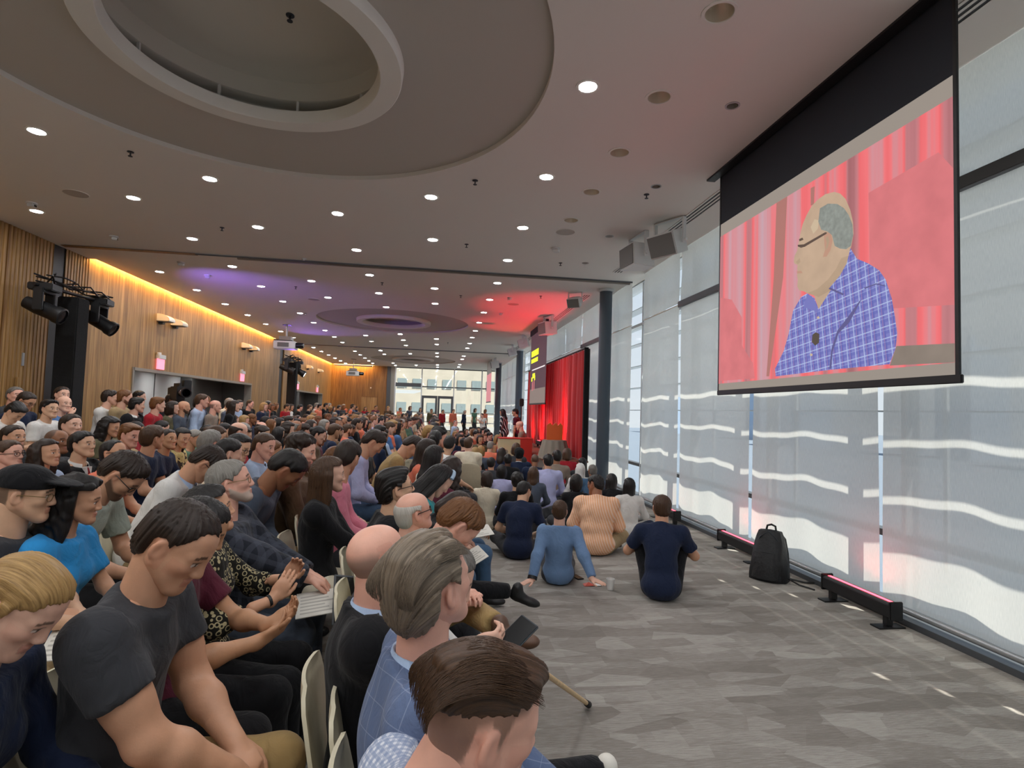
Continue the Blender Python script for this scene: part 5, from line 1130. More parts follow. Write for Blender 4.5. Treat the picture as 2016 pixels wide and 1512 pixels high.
        for q in (1, -1):
            k0, a0 = Lg[q][1], Lg[q][2]; sd_ = nrm(a0-k0)
            fx = V(*legs[('toe', q)]) if ('toe', q) in legs else (V(1, .15*q, 0) if pose != 'floor' else V(.5, -.8*q, 0)); fx = nrm(fx); zz = nrm(V(0, 0, 1)-fx*fx[2]); yy = np.cross(zz, fx); Rf = np.stack([fx, yy, zz], 1); f0 = a0-zz*.045*s
            Fp = [EL(f0+fx*.12*s-zz*.005, (.085*s, .048*s, .036*s), Rf, k=.02), EL(f0+fx*.02*s+zz*.01, (.075*s, .040*s, .045*s), Rf, k=.02), RC(f0+zz*.03, a0+zz*.02, .042*s, .043*s, k=.02)]
            base = f0-zz*.035*s
            sh_v.append(sdf(Fp, R['hand']*1.3 if lod == 0 else R['leg']*.6, lambda F, P, b=base, zz=zz: np.maximum(F, -((P-b)@zz))))
            if lod == 0 and shoes == 'shoe_white': so_v.append(sdf([EL(f0+fx*.115*s-zz*.03*s, (.098*s, .056*s, .03*s), Rf, k=.02), EL(f0+fx*.0*s-zz*.03*s, (.07*s, .046*s, .03*s), Rf, k=.03)], .006, lambda F, P, b=base, zz=zz: np.maximum(np.maximum(F, -((P-b+zz*.004)@zz)), (P-b-zz*.022)@zz)))
        for q, sv in zip((1, -1), sh_v): out['shoe_%d' % q] = mesh_from('shoe', [sv])
        for q, sv in zip((1, -1), so_v): out['sole_%d' % q] = mesh_from('sole', [sv])
    # hair, beard volume, glasses
    def place(v): return (v*hs)@Rh.T+hc
    if hair and hair not in ('none', 'bald', 'buzz'):
        hh, hf2, hu, hv2 = hair_mesh(hair, fem, R['hair'], hvol, seed % 7, wide, hlen); pp = [(place(hh), hf2)]
        if strand: sv, sf = strands(hair, fem, strand, seed, wide); pp.append((place(sv), sf)); hu = np.concatenate([hu, np.repeat(np.random.RandomState(3).uniform(-3, 3, strand), 27)]); hv2 = np.concatenate([hv2, np.zeros(len(sv))])
        out['hair'] = mesh_from('hair', pp, {'hu': hu, 'hv': hv2})
    if cap:
        v_, f_ = sdf([EL((-.010, 0, .048), (.112, .093*wide, .082), k=.02), EL((.115, 0, .066), (.085, .075, .011), rotm('y', .12), k=.015)], R['hair'], lambda F, P: np.maximum(F, np.where(P[..., 0] < .10, .035-P[..., 2], -1))); out['cap'] = mesh_from('cap', [(place(v_), f_)])
    if glasses:
        gm = MB()
        for q in (1, -1):
            pts = [Vector(place(V(.100-.012*abs(math.sin(a))*0-.010*(math.cos(a)*.5+.5), q*(.033+.023*math.cos(a)), -.002+.0175*math.sin(a)))) for a in [i*2*math.pi/16 for i in range(17)]]
            gm.tube(pts, .0013 if glasses != 'frame_black' else .0022, 5, False); gm.tube([Vector(place(V(.088, q*.058, .004))), Vector(place(V(.05, q*.074*wide, .008))), Vector(place(V(-.004, q*.083*wide, .010))), Vector(place(V(-.024, q*.081*wide, -.008)))], .0016 if glasses != 'frame_black' else .0024, 5)
        gm.tube([Vector(place(V(.101, .010, .002))), Vector(place(V(.104, 0, .004))), Vector(place(V(.101, -.010, .002)))], .0015, 5); out['glasses'] = gm
    out['joints'] = dict(hip=hip, nb=nb, A=A, Lg=Lg, sh=sh, chest=chest, up2=up2, fw2=fw2, lf=lf)
    return out
def assemble(o, mats, name, label, loc, rz, group, extra=None):
    """an Empty on the floor that parents the parts"""
    t = thing(name, label, 'person', loc, rz, group)
    for k in ('body', 'shirt', 'trousers', 'hair', 'collar', 'cap', 'shoe_1', 'shoe_-1', 'sole_1', 'sole_-1'):
        if k not in o: continue
        if k in mats or k.split('_')[0] in mats:
            m = mats.get(k, mats.get(k.split('_')[0])); nm = mats.get(k+'_name', {'shoe_1': 'shoe', 'shoe_-1': 'shoe', 'sole_1': 'sole', 'sole_-1': 'sole'}.get(k, k))
            ob = bpy.data.objects.new(nm, o[k]); COL.objects.link(ob); ob.parent = t
            if not o[k].materials: o[k].materials.append(MATS[m])
            ob.material_slots[0].link = 'OBJECT'; ob.material_slots[0].material = MATS[m]
    if 'glasses' in o: o['glasses'].build('glasses', mats.get('glasses', 'frame_black'), t, True)
    return t
# ---------------------------------------------------------------- chairs
mat('chair_shell', '#c9c0a6', .55, var=.04, vscale=30); mat('chair_leg', '#1b1b1c', .4)
def make_chair():
    t = empty('shell_chair'); prof = [(.235, .425, .20), (.22, .445, .215), (.12, .450, .23), (0, .440, .235), (-.11, .443, .232), (-.175, .470, .228), (-.205, .53, .222), (-.225, .62, .218), (-.245, .72, .208), (-.262, .80, .19), (-.268, .835, .165), (-.27, .85, .12)]
    n = len(prof); M = 10; vs = []
    for off in (0, .012):
        for (x, z, w) in prof:
            i = prof.index((x, z, w)); a = prof[max(0, i-1)]; b = prof[min(n-1, i+1)]; tx, tz = b[0]-a[0], b[1]-a[1]; L = math.hypot(tx, tz); nx, nz = tz/L, -tx/L
            for j in range(M+1):
                u = 2*j/M-1; dip = .018*(u*u)*(1 if x > -.15 else .8); back = dip if x < -.15 else 0; vs.append((x+nx*off*-1+(back*1.2 if x < -.15 else 0), w*u, z+nz*off*-1+(dip if x >= -.15 else 0)))
    q = n*(M+1); fs = []
    for i in range(n-1):
        for j in range(M):
            a = i*(M+1)+j; fs.append((a, a+1, a+M+2, a+M+1)); fs.append((q+a, q+a+M+1, q+a+M+2, q+a+1))
    for i in range(n-1):
        a = i*(M+1); fs.append((a, a+M+1, q+a+M+1, q+a)); b = a+M; fs.append((b, q+b, q+b+M+1, b+M+1))
    for j in range(M): fs.append((j, q+j, q+j+1, j+1)); a = (n-1)*(M+1)+j; fs.append((a, a+1, q+a+1, q+a))
    MB().add(vs, fs).build('shell', 'chair_shell', t, True)
    for sx, sy in ((1, 1), (1, -1), (-1, 1), (-1, -1)): MB().tube([(sx*.13, sy*.16, .43), (sx*.17+.0, sy*.20, .22), (sx*.21, sy*.225, 0)], .011, 8).build('leg', 'chair_leg', t, True)
    for sx in (1, -1): MB().tube([(sx*.13, .16, .425), (sx*.13, -.16, .425)], .010, 8).build('cross_bar', 'chair_leg', t, True)
    return t
CHAIR = make_chair(); CHAIR_USED = [False]
def chair(x, y, rz, label):
    if CHAIR_USED[0]: o = copy_tree(CHAIR)
    else: o = CHAIR; CHAIR_USED[0] = True
    o.location = (x, y, 0); o.rotation_euler = (0, 0, rz); tag(o, label, 'chair', 'beige shell chairs of the audience')
# ---------------------------------------------------------------- the people one can tell apart
def point(px, py, z=None, y=None):
    d = FW+RT*((px-1008)/FPX)+UP*((756-py)/FPX); t = (z-CAM_H)/d.z if z is not None else y/d.y
    return V(d.x*t, d.y*t, CAM_H+d.z*t)
TARGETS = {'screen': V(3.18, 4.46, 2.9), 'stage': V(2.2, 14.9, 1.5), 'far': V(2.6, 17.5, 2.8)}
SEATED = []; JOINTS = {}
m_cloth('blazer_blue', '#5d6c8c', 'check', '#8f9bb4', .062, .035, f=.5); m_cloth('gingham', '#d8dbe2', 'gingham', '#7f8fb0', .012, .5, f=.55); m_cloth('blazer_plaid', '#22252e', 'check', '#4a4e5a', .07, .35, f=.45)
m_cloth('ring_print', '#1d1b16', 'rings', '#b9ad86', .027); m_cloth('floral', '#c9b77a', 'blotch', '#3a2c22', .06); m_cloth('stripe_dark', '#24262c', 'stripe', '#d8d8d8', .08, .35, f=.9); m_cloth('tie_red', '#8f1d24'); m_cloth('peach_shirt', '#f1b58a', 'stripe', '#fbe2d0', .026, .4, f=.6)
def person(key, label, px, py, z=None, y=None, face=0., look='screen', down=None, hy=None, name='person', chairlab=None, group='people of the audience', fit=True, **kw):
    P = point(px, py, z, y); pose = kw.get('pose', 'sit'); mats = {k: kw.pop(k) for k in ('body', 'shirt', 'trousers', 'hairc', 'collarc', 'shoe', 'capc', 'glassc', 'hair_name', 'shirt_name', 'trousers_name', 'cap_name') if k in kw}
    f = face; tw = kw.get('twist', 0)
    if look in TARGETS:
        d = TARGETS[look]-P; az = math.atan2(d[1], d[0]); kw['hy'] = max(-1.15, min(1.15, az-f-tw)) if hy is None else hy
        el = math.atan2(d[2], math.hypot(d[0], d[1])); kw['hp'] = -el*.6-(kw.get('lean', .05)+kw.get('curl', .1)*1.3)*.8 if down is None else down
    else:
        kw['hy'] = hy or 0; kw['hp'] = down if down is not None else 0.
    kw.setdefault('s', 1.); kw.setdefault('seed', len(SEATED)*3+len(key))
    if fit:   # body size so that the head comes out at its height
        base = kw.get('seat', .45) if pose == 'sit' else 0; hz = head_height(**kw); kw['s'] = float(np.clip(kw['s']*(P[2]-base)/(hz-base), .86, 1.12))
    o = build_person(**kw); Rh, hc, hs = o['head_frame']; c, s_ = math.cos(f), math.sin(f)
    loc = (P[0]-(c*hc[0]-s_*hc[1]), P[1]-(s_*hc[0]+c*hc[1]), 0)
    M = dict(body=mats.get('body', 'skin_fair'), shirt=mats.get('shirt', 'cloth_grey'), trousers=mats.get('trousers', 'cloth_charcoal'), hair=mats.get('hairc', 'hair_dark'), collar=mats.get('collarc', mats.get('shirt', 'cloth_grey')), shoe=mats.get('shoe', 'shoe_black'), sole='shoe_sole', cap=mats.get('capc', 'cloth_black'), glasses=mats.get('glassc', 'frame_black'))
    for k in mats:
        if k.endswith('_name'): M[k] = mats[k]
    t = assemble(o, M, name, label, loc, f, group)
    SEATED.append((loc[0], loc[1], pose)); JOINTS[key] = (t, o['joints'], o['head_frame'], f, loc)
    if pose == 'sit' and chairlab != 0: chair(loc[0]+.05*c, loc[1]+.05*s_, f, 'beige shell chair under the %s' % (chairlab or key))
    return t
# --- front row by the open floor
person('man in the gingham collar', 'man with swept-back brown hair and gingham collar bowing his head, nearest the camera', 948, 1416, y=.96, face=.12, look='', hy=.12, down=-.36, lod=0, lean=.16, curl=.34, hair='quiff', hairc='hair_brown', hvol=1.0, body='skin_pink', shirt='gingham', collar=1, collarc='gingham', trousers='cloth_jeans', sleeve='long', strand=500, cheeks=1, s=1.0, stubble='#5a4433')
person('man in the blue blazer', 'man with long grey combed-back hair in a blue windowpane blazer', 848, 1152, y=1.38, face=.10, look='screen', lod=0, lean=-.10, curl=.08, hair='comb', hairc='hair_ash', hvol=1.15, body='skin_pink', shirt='blazer_blue', jacket=1, sleeve='long', collar=1, collarc='cloth_pale_blue', trousers='cloth_jeans', strand=700, cheeks=1, girth=1.05, shirt_name='blazer')
person('man in white holding a phone', 'man in a white shirt and black trousers holding a phone and a cane', 872, 1140, y=1.74, face=.0, look='', hy=.0, down=.3, lod=0, lean=-.02, curl=.10, hair='short', hairc='hair_salt', body='skin_fair', shirt='cloth_white', sleeve='long', trousers='cloth_black', arms={1: (.26, .12, .90), -1: (.17, -.07, .97)}, legs={1: (.60, .22, .09), -1: (.74, .26, .40), ('pole', -1): (.3, -.1, 1), ('toe', -1): (.85, -.05, -.15), ('toe', 1): (1, .1, 0)}, shoes='shoe_white', shoe='shoe_white', curls=(.9, .95), fdir={-1: (.9, .1, .15), 1: (.8, -.3, -.2)}, palm={-1: (.1, .9, .3), 1: (0, -.8, -.4)}, s=.92)
person('bald man in the black jacket', 'bald man in a black jacket over a pale blue collar in the front row', 744, 1098, y=1.88, face=.08, look='screen', lod=0, lean=-.12, curl=.10, hair='bald', hairc='hair_grey', body='skin_pink', shirt='cloth_black', jacket=1, sleeve='long', collar=1, collarc='cloth_pale_blue', trousers='cloth_black', cheeks=1, girth=1.08, wide=1.06, s=1.06, shirt_name='jacket', stubble='#8a7668')
person('red-haired man leaning forward', 'man with reddish brown hair leaning over crossed khaki legs', 905, 1033, y=2.72, face=.02, look='', hy=.15, down=.36, lod=0, lean=.3, curl=.2, hair='short', hairc='hair_auburn', hvol=1.3, body='skin_pink', shirt='cloth_cream', sleeve='short', trousers='cloth_khaki', arms={1: (.34, .05, .78), -1: (.34, -.06, .76)}, legs={-1: (.50, -.12, .085), 1: (.53, -.13, .68), ('pole', 1): (.35, 1, .25), ('toe', 1): (.75, -.6, .15)}, curls=(.8, .8), cheeks=1, s=1.0, shoe='shoe_brown')
person('white-haired man with glasses', 'bald older man with white side hair and glasses, teal collar', 815, 1008, y=2.95, face=.05, look='screen', lod=0, lean=.0, curl=.12, hair='horseshoe', hairc='hair_white', hvol=1.6, body='skin_pink', shirt='cloth_teal', sleeve='short', glasses='frame_black', trousers='cloth_charcoal', cheeks=1, wide=1.04)
person('woman in the black skirt', 'woman all in black behind the red-haired man, legs crossed', 900, 1012, y=3.7, face=.0, look='', hy=.1, down=.4, lod=1, fem=1, lean=.36, curl=.2, hair='bob', hairc='hair_dark', body='skin_fair', shirt='cloth_black', sleeve='short', trousers='cloth_black', legs={1: (.5, .1, .085), -1: (.80, -.02, .50), ('pole', -1): (.4, -.1, 1), ('toe', -1): (.9, -.1, -.25)}, s=.95)
person('dark-haired man with glasses in black', 'man with thick black hair and glasses in a black jacket', 780, 962, y=3.35, face=.1, look='screen', lod=0, lean=.02, curl=.12, hair='side', hairc='hair_black', hvol=1.2, body='skin_asian', shirt='cloth_black', jacket=1, sleeve='long', glasses='frame_black', trousers='cloth_navy', shirt_name='jacket')
person('woman with the blue headband', 'woman with long black hair and a pale blue headband reading', 866, 946, y=4.2, face=.05, look='', hy=.2, down=.42, lod=0, fem=1, lean=.10, curl=.2, hair='long', hlen=.42, hairc='hair_black', body='skin_fair', shirt='cloth_teal', sleeve='long', trousers='cloth_denim', arms={1: (.38, .12, .70), -1: (.36, -.12, .70)})
person('curly-haired woman', 'woman with big dark auburn curls beyond the headband woman', 888, 925, y=4.9, face=.15, look='stage', lod=1, fem=1, hair='longcurly', hairc='hair_dark', hlen=.25, body='skin_olive', shirt='cloth_maroon', sleeve='long', trousers='cloth_denim')
# --- second row
person('blonde woman looking down', 'blonde woman in a navy sweater looking down at the lower left', 38, 1192, y=1.50, face=.05, look='', hy=-.05, down=.42, lod=0, fem=1, lean=.08, curl=.15, hair='pony', hairc='hair_blond', hvol=1.3, body='skin_fair', shirt='cloth_navy', sleeve='long', trousers='cloth_navy', cheeks=1, s=.97)
person('man in the charcoal T-shirt', 'muscular man in a charcoal T-shirt and khaki trousers bowing his head', 350, 1072, y=1.80, face=.0, look='', hy=-.1, down=.40, lod=0, lean=.04, curl=.15, hair='crop', hairc='hair_dark', hvol=1.1, body='skin_tan', shirt='cloth_charcoal', sleeve='short', trousers='cloth_khaki', muscle=1.25, sho=1.0, arms={1: (.34, .05, .64), -1: (.37, -.06, .62)}, curls=(1.1, 1.1), s=1.02, cheeks=1, shoe='shoe_white', slv=.55)
person('person in the maroon shirt', 'person in a maroon T-shirt and black trousers with cupped hands', 392, 1042, y=2.30, face=.0, look='', hy=.1, down=.25, lod=0, lean=.05, curl=.15, hair='short', hairc='hair_black', body='skin_olive', shirt='cloth_maroon', sleeve='short', trousers='cloth_black', arms={1: (.42, .02, .82), -1: (.40, -.05, .78)}, palm={1: (.2, -.5, .8), -1: (.2, .5, .8)}, fdir={1: (.8, -.1, .55), -1: (.8, .25, .5)}, curls=(.45, .55), shoes='shoe_white', shoe='shoe_white', s=.98)
person('woman in the ring-print dress', 'woman with a black bob in a ring-print top looking up', 412, 1006, y=2.66, face=.05, look='screen', lod=0, fem=1, lean=-.04, curl=.08, hair='bob', hairc='hair_black', body='skin_tan', shirt='ring_print', sleeve='roll', trousers='cloth_black', arms={1: (.34, .10, .86), -1: (.32, -.08, .82)}, palm={1: (0, -1, .2), -1: (0, 1, .2)}, fdir={1: (.5, -.2, .8), -1: (.5, .2, .8)}, curls=(.5, .5), s=1.0)
person('older man in the plaid blazer', 'older man with glasses and grey hair in a dark plaid blazer', 454, 950, y=3.18, face=.0, look='screen', lod=0, lean=-.06, curl=.08, hair='short', hairc='hair_grey', hvol=.8, body='skin_pink', shirt='blazer_plaid', jacket=1, sleeve='long', trousers='cloth_slate', glasses='frame_gold', cheeks=1, beard='#b8aca0', arms={1: (.42, .08, .74), -1: (.44, -.05, .76)}, girth=1.08, glassc='frame_gold', shirt_name='blazer')
person('woman with very long brown hair', 'woman with very long brown hair in a black top and cream trousers', 648, 935, y=3.78, face=.0, look='stage', hy=.35, lod=0, fem=1, lean=-.02, curl=.10, hair='long', hlen=.52, hairc='hair_brown', body='skin_fair', shirt='cloth_black', sleeve='long', trousers='cloth_cream', arms={1: (.36, .03, .66), -1: (.38, -.03, .65)}, fit=True)
person('bearded man in the brown jacket', 'bearded man with dark curls in a brown jacket beside the backpack wearer', 594, 890, y=4.72, face=.0, look='screen', down=.0, lod=0, lean=.0, curl=.1, hair='curly', hvol=.6, hairc='hair_dark', body='skin_fair', shirt='cloth_brown', jacket=1, sleeve='long', trousers='cloth_charcoal', beard='#2a1d16', shirt_name='jacket')
person('man in the pink shirt', 'man in a pink shirt behind the long-haired woman', 684, 900, y=4.45, face=.1, look='stage', down=.25, lod=1, hair='short', hairc='hair_dark', body='skin_tan', shirt='cloth_pink', sleeve='long', trousers='cloth_charcoal')
person('person with the grey backpack', 'person in a dark grey jacket bent forward with raised hand', 566, 922, y=4.15, face=.0, look='', hy=.2, down=.3, lod=1, lean=.35, curl=.2, hair='short', hairc='hair_black', body='skin_brown', shirt='cloth_slate', jacket=1, sleeve='long', trousers='cloth_tan')
person('man in the blue shirt looking at his phone', 'man in a light blue shirt looking down in the middle rows', 736, 868, y=6.3, face=.05, look='', hy=.1, down=.4, lod=1, lean=.12, curl=.2, hair='short', hairc='hair_dark', body='skin_tan', shirt='cloth_lavender', sleeve='long', trousers='cloth_jeans')
person('woman in olive', 'woman with tied dark hair in an olive top', 856, 866, y=7.2, face=.2, look='stage', lod=1, fem=1, hair='bun', hairc='hair_black', body='skin_asian', shirt='cloth_olive', sleeve='long')
person('man resting his chin', 'man in white resting his chin beside the olive-clad woman', 885, 875, y=7.7, face=.2, look='stage', down=.2, lod=1, hair='short', hairc='hair_black', body='skin_asian', shirt='cloth_white', sleeve='short')
person('man in the khaki sleeve', 'man in a yellow khaki sweater bending over his knees', 812, 880, y=6.9, face=.1, look='', down=.5, lod=1, lean=.3, curl=.2, hair='short', hairc='hair_dark', body='skin_tan', shirt='cloth_khaki', sleeve='long')
# --- third row
person('man in the black cap', 'man in a black baseball cap, glasses and charcoal T-shirt', 50, 972, y=2.72, face=.0, look='screen', down=-.05, lod=0, lean=.04, curl=.12, hair='buzz', hairc='hair_black', cap=1, capc='cloth_black', glasses='frame_gold', glassc='frame_gold', body='skin_asian', shirt='cloth_charcoal', sleeve='short', trousers='cloth_tan', arms={1: (.36, .02, .72), -1: (.38, -.02, .70)}, stubble='#1a1512')
person('woman in the bright blue top', 'woman with long black curls in a bright blue top', 152, 985, y=2.88, face=.0, look='screen', down=-.05, lod=0, fem=1, lean=.04, curl=.12, hair='longcurly', hlen=.36, hvol=.8, hairc='hair_black', body='skin_tan', shirt='cloth_sky', sleeve='short', trousers='cloth_black')
person('bearded man in the pale grey T-shirt', 'bearded man with glasses in a pale grey-green T-shirt leaning forward', 242, 936, y=3.62, face=.05, look='', hy=.05, down=.35, lod=0, lean=.30, curl=.18, hair='short', hairc='hair_dark', hvol=1.2, body='skin_tan', shirt='cloth_sage', sleeve='short', trousers='cloth_black', glasses='frame_black', beard='#2a1d16', arms={1: (.5, .08, .66), -1: (.52, -.06, .65)}, s=1.02)
person('man in white bending forward', 'man in a white shirt bending forward with dark hair', 408, 912, y=4.5, face=.05, look='', hy=.2, down=.42, lod=0, lean=.34, curl=.18, hair='crop', hairc='hair_dark', body='skin_tan', shirt='cloth_white', sleeve='long', collar=1, collarc='cloth_pale_blue', trousers='cloth_tan', glasses='frame_black')
person('black-haired woman with glasses', 'woman with a black bob and glasses beside the light blue shirt', 470, 882, y=5.45, face=.05, look='screen', down=.1, lod=1, fem=1, hair='bob', hairc='hair_black', body='skin_asian', shirt='cloth_black', sleeve='long', glasses='frame_black')
person('man in the light blue shirt', 'fair man with receding brown hair in a light blue shirt, hands raised', 520, 878, y=5.75, face=.05, look='screen', down=.05, lod=1, hair='short', hairc='hair_brown', hvol=.7, body='skin_pink', shirt='cloth_pale_blue', sleeve='long', arms={1: (.35, .05, .85), -1: (.37, -.04, .84)}, collar=1, collarc='cloth_pale_blue')
person('grey-haired man', 'man with wavy grey hair behind the white shirt', 414, 872, y=6.0, face=.1, look='stage', lod=1, hair='short', hvol=1.5, hairc='hair_grey', body='skin_pink', shirt='cloth_rust', sleeve='long')
# --- rows further back on the left
person('man in the rust shirt', 'man with glasses and a rust shirt at the left edge', 18, 895, y=5.05, face=-.1, look='screen', lod=1, hair='short', hairc='hair_brown', body='skin_pink', shirt='cloth_rust', sleeve='short', glasses='frame_black')
person('man behind the rust shirt', 'dark-haired man behind the rust-shirted man at the left edge', 26, 862, y=6.2, face=-.1, look='screen', lod=1, hair='short', hairc='hair_dark', body='skin_tan', shirt='cloth_charcoal', sleeve='short', beard='#4a382c')
person('woman in pale ruffles', 'woman with wavy dark hair in a pale blue ruffled blouse', 92, 893, y=5.15, face=-.1, look='screen', lod=1, fem=1, hair='longcurly', hlen=.22, hvol=.7, hairc='hair_dark', body='skin_tan', shirt='cloth_pale_blue', sleeve='long')
person('man in the suit', 'man in a black suit with a red tie in the left rows', 163, 876, y=5.7, face=-.15, look='screen', lod=1, hair='short', hvol=1.4, hairc='hair_black', body='skin_asian', shirt='cloth_black', jacket=1, sleeve='long', collar=1, collarc='cloth_white', shirt_name='suit_jacket')
person('man in the coral shirt', 'man with glasses in a coral shirt behind the leaning bearded man', 224, 893, y=5.2, face=.0, look='screen', lod=1, hair='crop', hairc='hair_black', body='skin_tan', shirt='cloth_coral', sleeve='short', glasses='frame_black')
person('sandy-haired man', 'sandy-haired man in profile in the left rows', 256, 858, y=6.7, face=.0, look='screen', down=0, lod=1, hair='side', hairc='hair_auburn', body='skin_pink', shirt='cloth_tan', sleeve='long')
person('man in the navy T-shirt', 'brown-haired man in a navy T-shirt with arms on his lap', 301, 862, y=6.3, face=.1, look='stage', lod=1, hair='short', hvol=1.3, hairc='hair_brown', body='skin_tan', shirt='cloth_navy', sleeve='short', muscle=1.1)
person('man in the navy polo', 'man in a navy polo beside the brown-haired navy T-shirt', 330, 866, y=6.9, face=.1, look='screen', lod=1, hair='short', hairc='hair_dark', body='skin_olive', shirt='cloth_navy', sleeve='short')
person('woman in the floral blouse', 'woman with black hair in a yellow floral blouse', 358, 862, y=7.3, face=.05, look='screen', down=.1, lod=1, fem=1, hair='long', hlen=.25, hairc='hair_black', body='skin_asian', shirt='floral', sleeve='long')
person('man in the black T-shirt', 'dark-haired man in a black T-shirt sitting tall by the standing group', 140, 838, y=7.2, face=-.1, look='screen', lod=1, hair='short', hairc='hair_dark', body='skin_fair', shirt='cloth_black', sleeve='short')
person('balding man beside the suit', 'man with short dark hair behind the woman in ruffles', 112, 870, y=5.9, face=-.1, look='screen', lod=1, hair='buzz', hairc='hair_salt', body='skin_brown', shirt='cloth_charcoal', sleeve='long', stubble='#3a332e')
# --- standing along the wood wall
ST = dict(pose='stand', group='people standing along the wood wall')
person('s1', 'man in a white T-shirt standing at the left by the panels', 98, 806, y=7.6, face=.0, look='screen', lod=1, hair='side', hvol=1.2, hairc='hair_black', body='skin_asian', shirt='cloth_white', sleeve='short', **ST)
person('s2', 'man in a white polo standing at the left edge looking at his phone', 30, 812, y=7.3, face=-.1, look='', down=.5, lod=1, lean=.1, curl=.15, hair='side', hairc='hair_black', body='skin_asian', shirt='cloth_white', sleeve='short', arms={1: (.38, .05, 1.08), -1: (.38, -.08, 1.08)}, **ST)
person('s3', 'man with glasses in dark clothes holding a white cup at the left', 52, 790, y=8.2, face=-.1, look='', down=.3, lod=1, hair='short', hairc='hair_dark', body='skin_tan', shirt='cloth_navy', sleeve='long', glasses='frame_black', **ST)
person('s4', 'grey-haired man standing against the panels at the far left', 30, 779, y=9.0, face=-.1, look='screen', lod=1, hair='short', hairc='hair_salt', body='skin_pink', shirt='cloth_charcoal', sleeve='long', **ST)
person('s5', 'dark-haired man standing against the panels behind the white T-shirt', 122, 778, y=9.4, face=.0, look='screen', lod=1, hair='short', hairc='hair_dark', body='skin_fair', shirt='cloth_navy', sleeve='long', **ST)
person('s6', 'bald man standing with a hand at his chin behind the white T-shirt', 126, 796, y=8.6, face=.0, look='screen', lod=1, hair='bald', hairc='hair_grey', body='skin_fair', shirt='cloth_blue', sleeve='long', arms={-1: (.20, -.02, 1.42)}, stubble='#8d857c', **ST)
person('s7', 'man with folded arms standing right beside the lighting tower', 217, 783, y=9.9, face=.1, look='stage', lod=1, hair='short', hairc='hair_dark', body='skin_fair', shirt='cloth_white', sleeve='short', arms={1: (.24, -.08, 1.15), -1: (.26, .06, 1.18)}, **ST)
person('s8', 'bearded man in tan standing near the lighting tower', 246, 783, y=10.0, face=.1, look='stage', lod=1, hair='short', hairc='hair_auburn', beard='#5a2f1c', body='skin_fair', shirt='cloth_tan', sleeve='long', **ST)
person('s9', 'man in a black suit and white shirt standing near the tower', 270, 798, y=9.7, face=.05, look='stage', lod=1, hair='side', hairc='hair_black', body='skin_fair', shirt='cloth_black', jacket=1, sleeve='long', collar=1, collarc='cloth_white', **ST)
person('s10', 'sandy-haired man in a red shirt standing before the alcove', 311, 797, y=9.9, face=.1, look='stage', lod=1, hair='side', hairc='hair_auburn', body='skin_fair', shirt='cloth_red', sleeve='long', **ST)
person('s11', 'woman in khaki touching her chin before the alcove', 340, 803, y=10.6, face=.1, look='stage', lod=1, fem=1, hair='bob', hairc='hair_dark', body='skin_fair', shirt='cloth_olive', sleeve='long', **ST)
person('s12', 'bald man in a black face mask and slate shirt', 362, 802, y=10.8, face=.1, look='stage', lod=1, hair='none', beard='#101012', body='skin_tan', shirt='cloth_slate', sleeve='long', **ST)
person('s13', 'man in a pale shirt standing tall before the alcove', 398, 789, y=11.2, face=.1, look='stage', lod=1, hair='short', hairc='hair_brown', body='skin_pink', shirt='cloth_pale_blue', sleeve='long', **ST)
person('s14', 'heavy balding man in a taupe shirt before the dark alcove', 424, 800, y=11.4, face=.1, look='stage', lod=1, hair='bald', hairc='hair_salt', body='skin_pink', shirt='cloth_taupe', sleeve='long', girth=1.1, stubble='#5a4a40', **ST)
person('s15', 'woman with long dark hair in black before the dark alcove', 462, 800, y=12.0, face=.1, look='stage', lod=1, fem=1, hair='long', hairc='hair_dark', body='skin_fair', shirt='cloth_black', sleeve='long', **ST)
person('s16', 'camera operator in charcoal behind the television camera', 338, 788, y=12.3, face=.1, look='stage', lod=1, hair='crop', hairc='hair_dark', body='skin_brown', shirt='cloth_charcoal', sleeve='long', **ST)
person('s17', 'dark-haired man standing beside the alcove edge', 275, 782, y=12.4, face=.1, look='stage', lod=1, hair='short', hairc='hair_black', body='skin_fair', shirt='cloth_charcoal', sleeve='long', **ST)
# --- sitting on the carpet
FL = dict(pose='floor', group='people sitting on the carpet')
KN = {1: (.46, .13, .085), -1: (.46, -.13, .085), ('pole', 1): (.4, .25, 1), ('pole', -1): (.4, -.25, 1), ('toe', 1): (1, .1, 0), ('toe', -1): (1, -.1, 0)}
person('f1', 'man in a navy T-shirt hugging his knees on the carpet', 1303, 1000, z=.80, face=1.2, look='stage', hy=.1, lod=0, lean=.14, curl=.20, hair='short', hairc='hair_brown', body='skin_tan', shirt='cloth_navy', sleeve='short', trousers='cloth_black', legs=KN, arms={1: (.42, .16, .42), -1: (.42, -.16, .42)}, **FL)
person('f2', 'man in a blue shirt leaning back on his hands on the carpet', 1102, 1010, y=5.38, face=1.36, look='stage', hy=-.1, lod=0, lean=-.24, curl=.12, hair='crop', hairc='hair_brown', body='skin_fair', shirt='cloth_steel', sleeve='long', collar=1, collarc='cloth_steel', trousers='cloth_charcoal', legs={1: (.8, .14, .085), -1: (.8, -.14, .085), ('pole', 1): (.2, .1, 1), ('pole', -1): (.2, -.1, 1)}, arms={1: (-.34, .26, .05), -1: (-.42, -.36, .05), ('pole', 1): (-1, .15, .1), ('pole', -1): (-1, -.15, .1)}, fdir={-1: (-.7, -.75, -.05), 1: (-.7, .6, -.05)}, palm={1: (0, 0, -1), -1: (0, 0, -1)}, curls=(.08, .08), **FL)
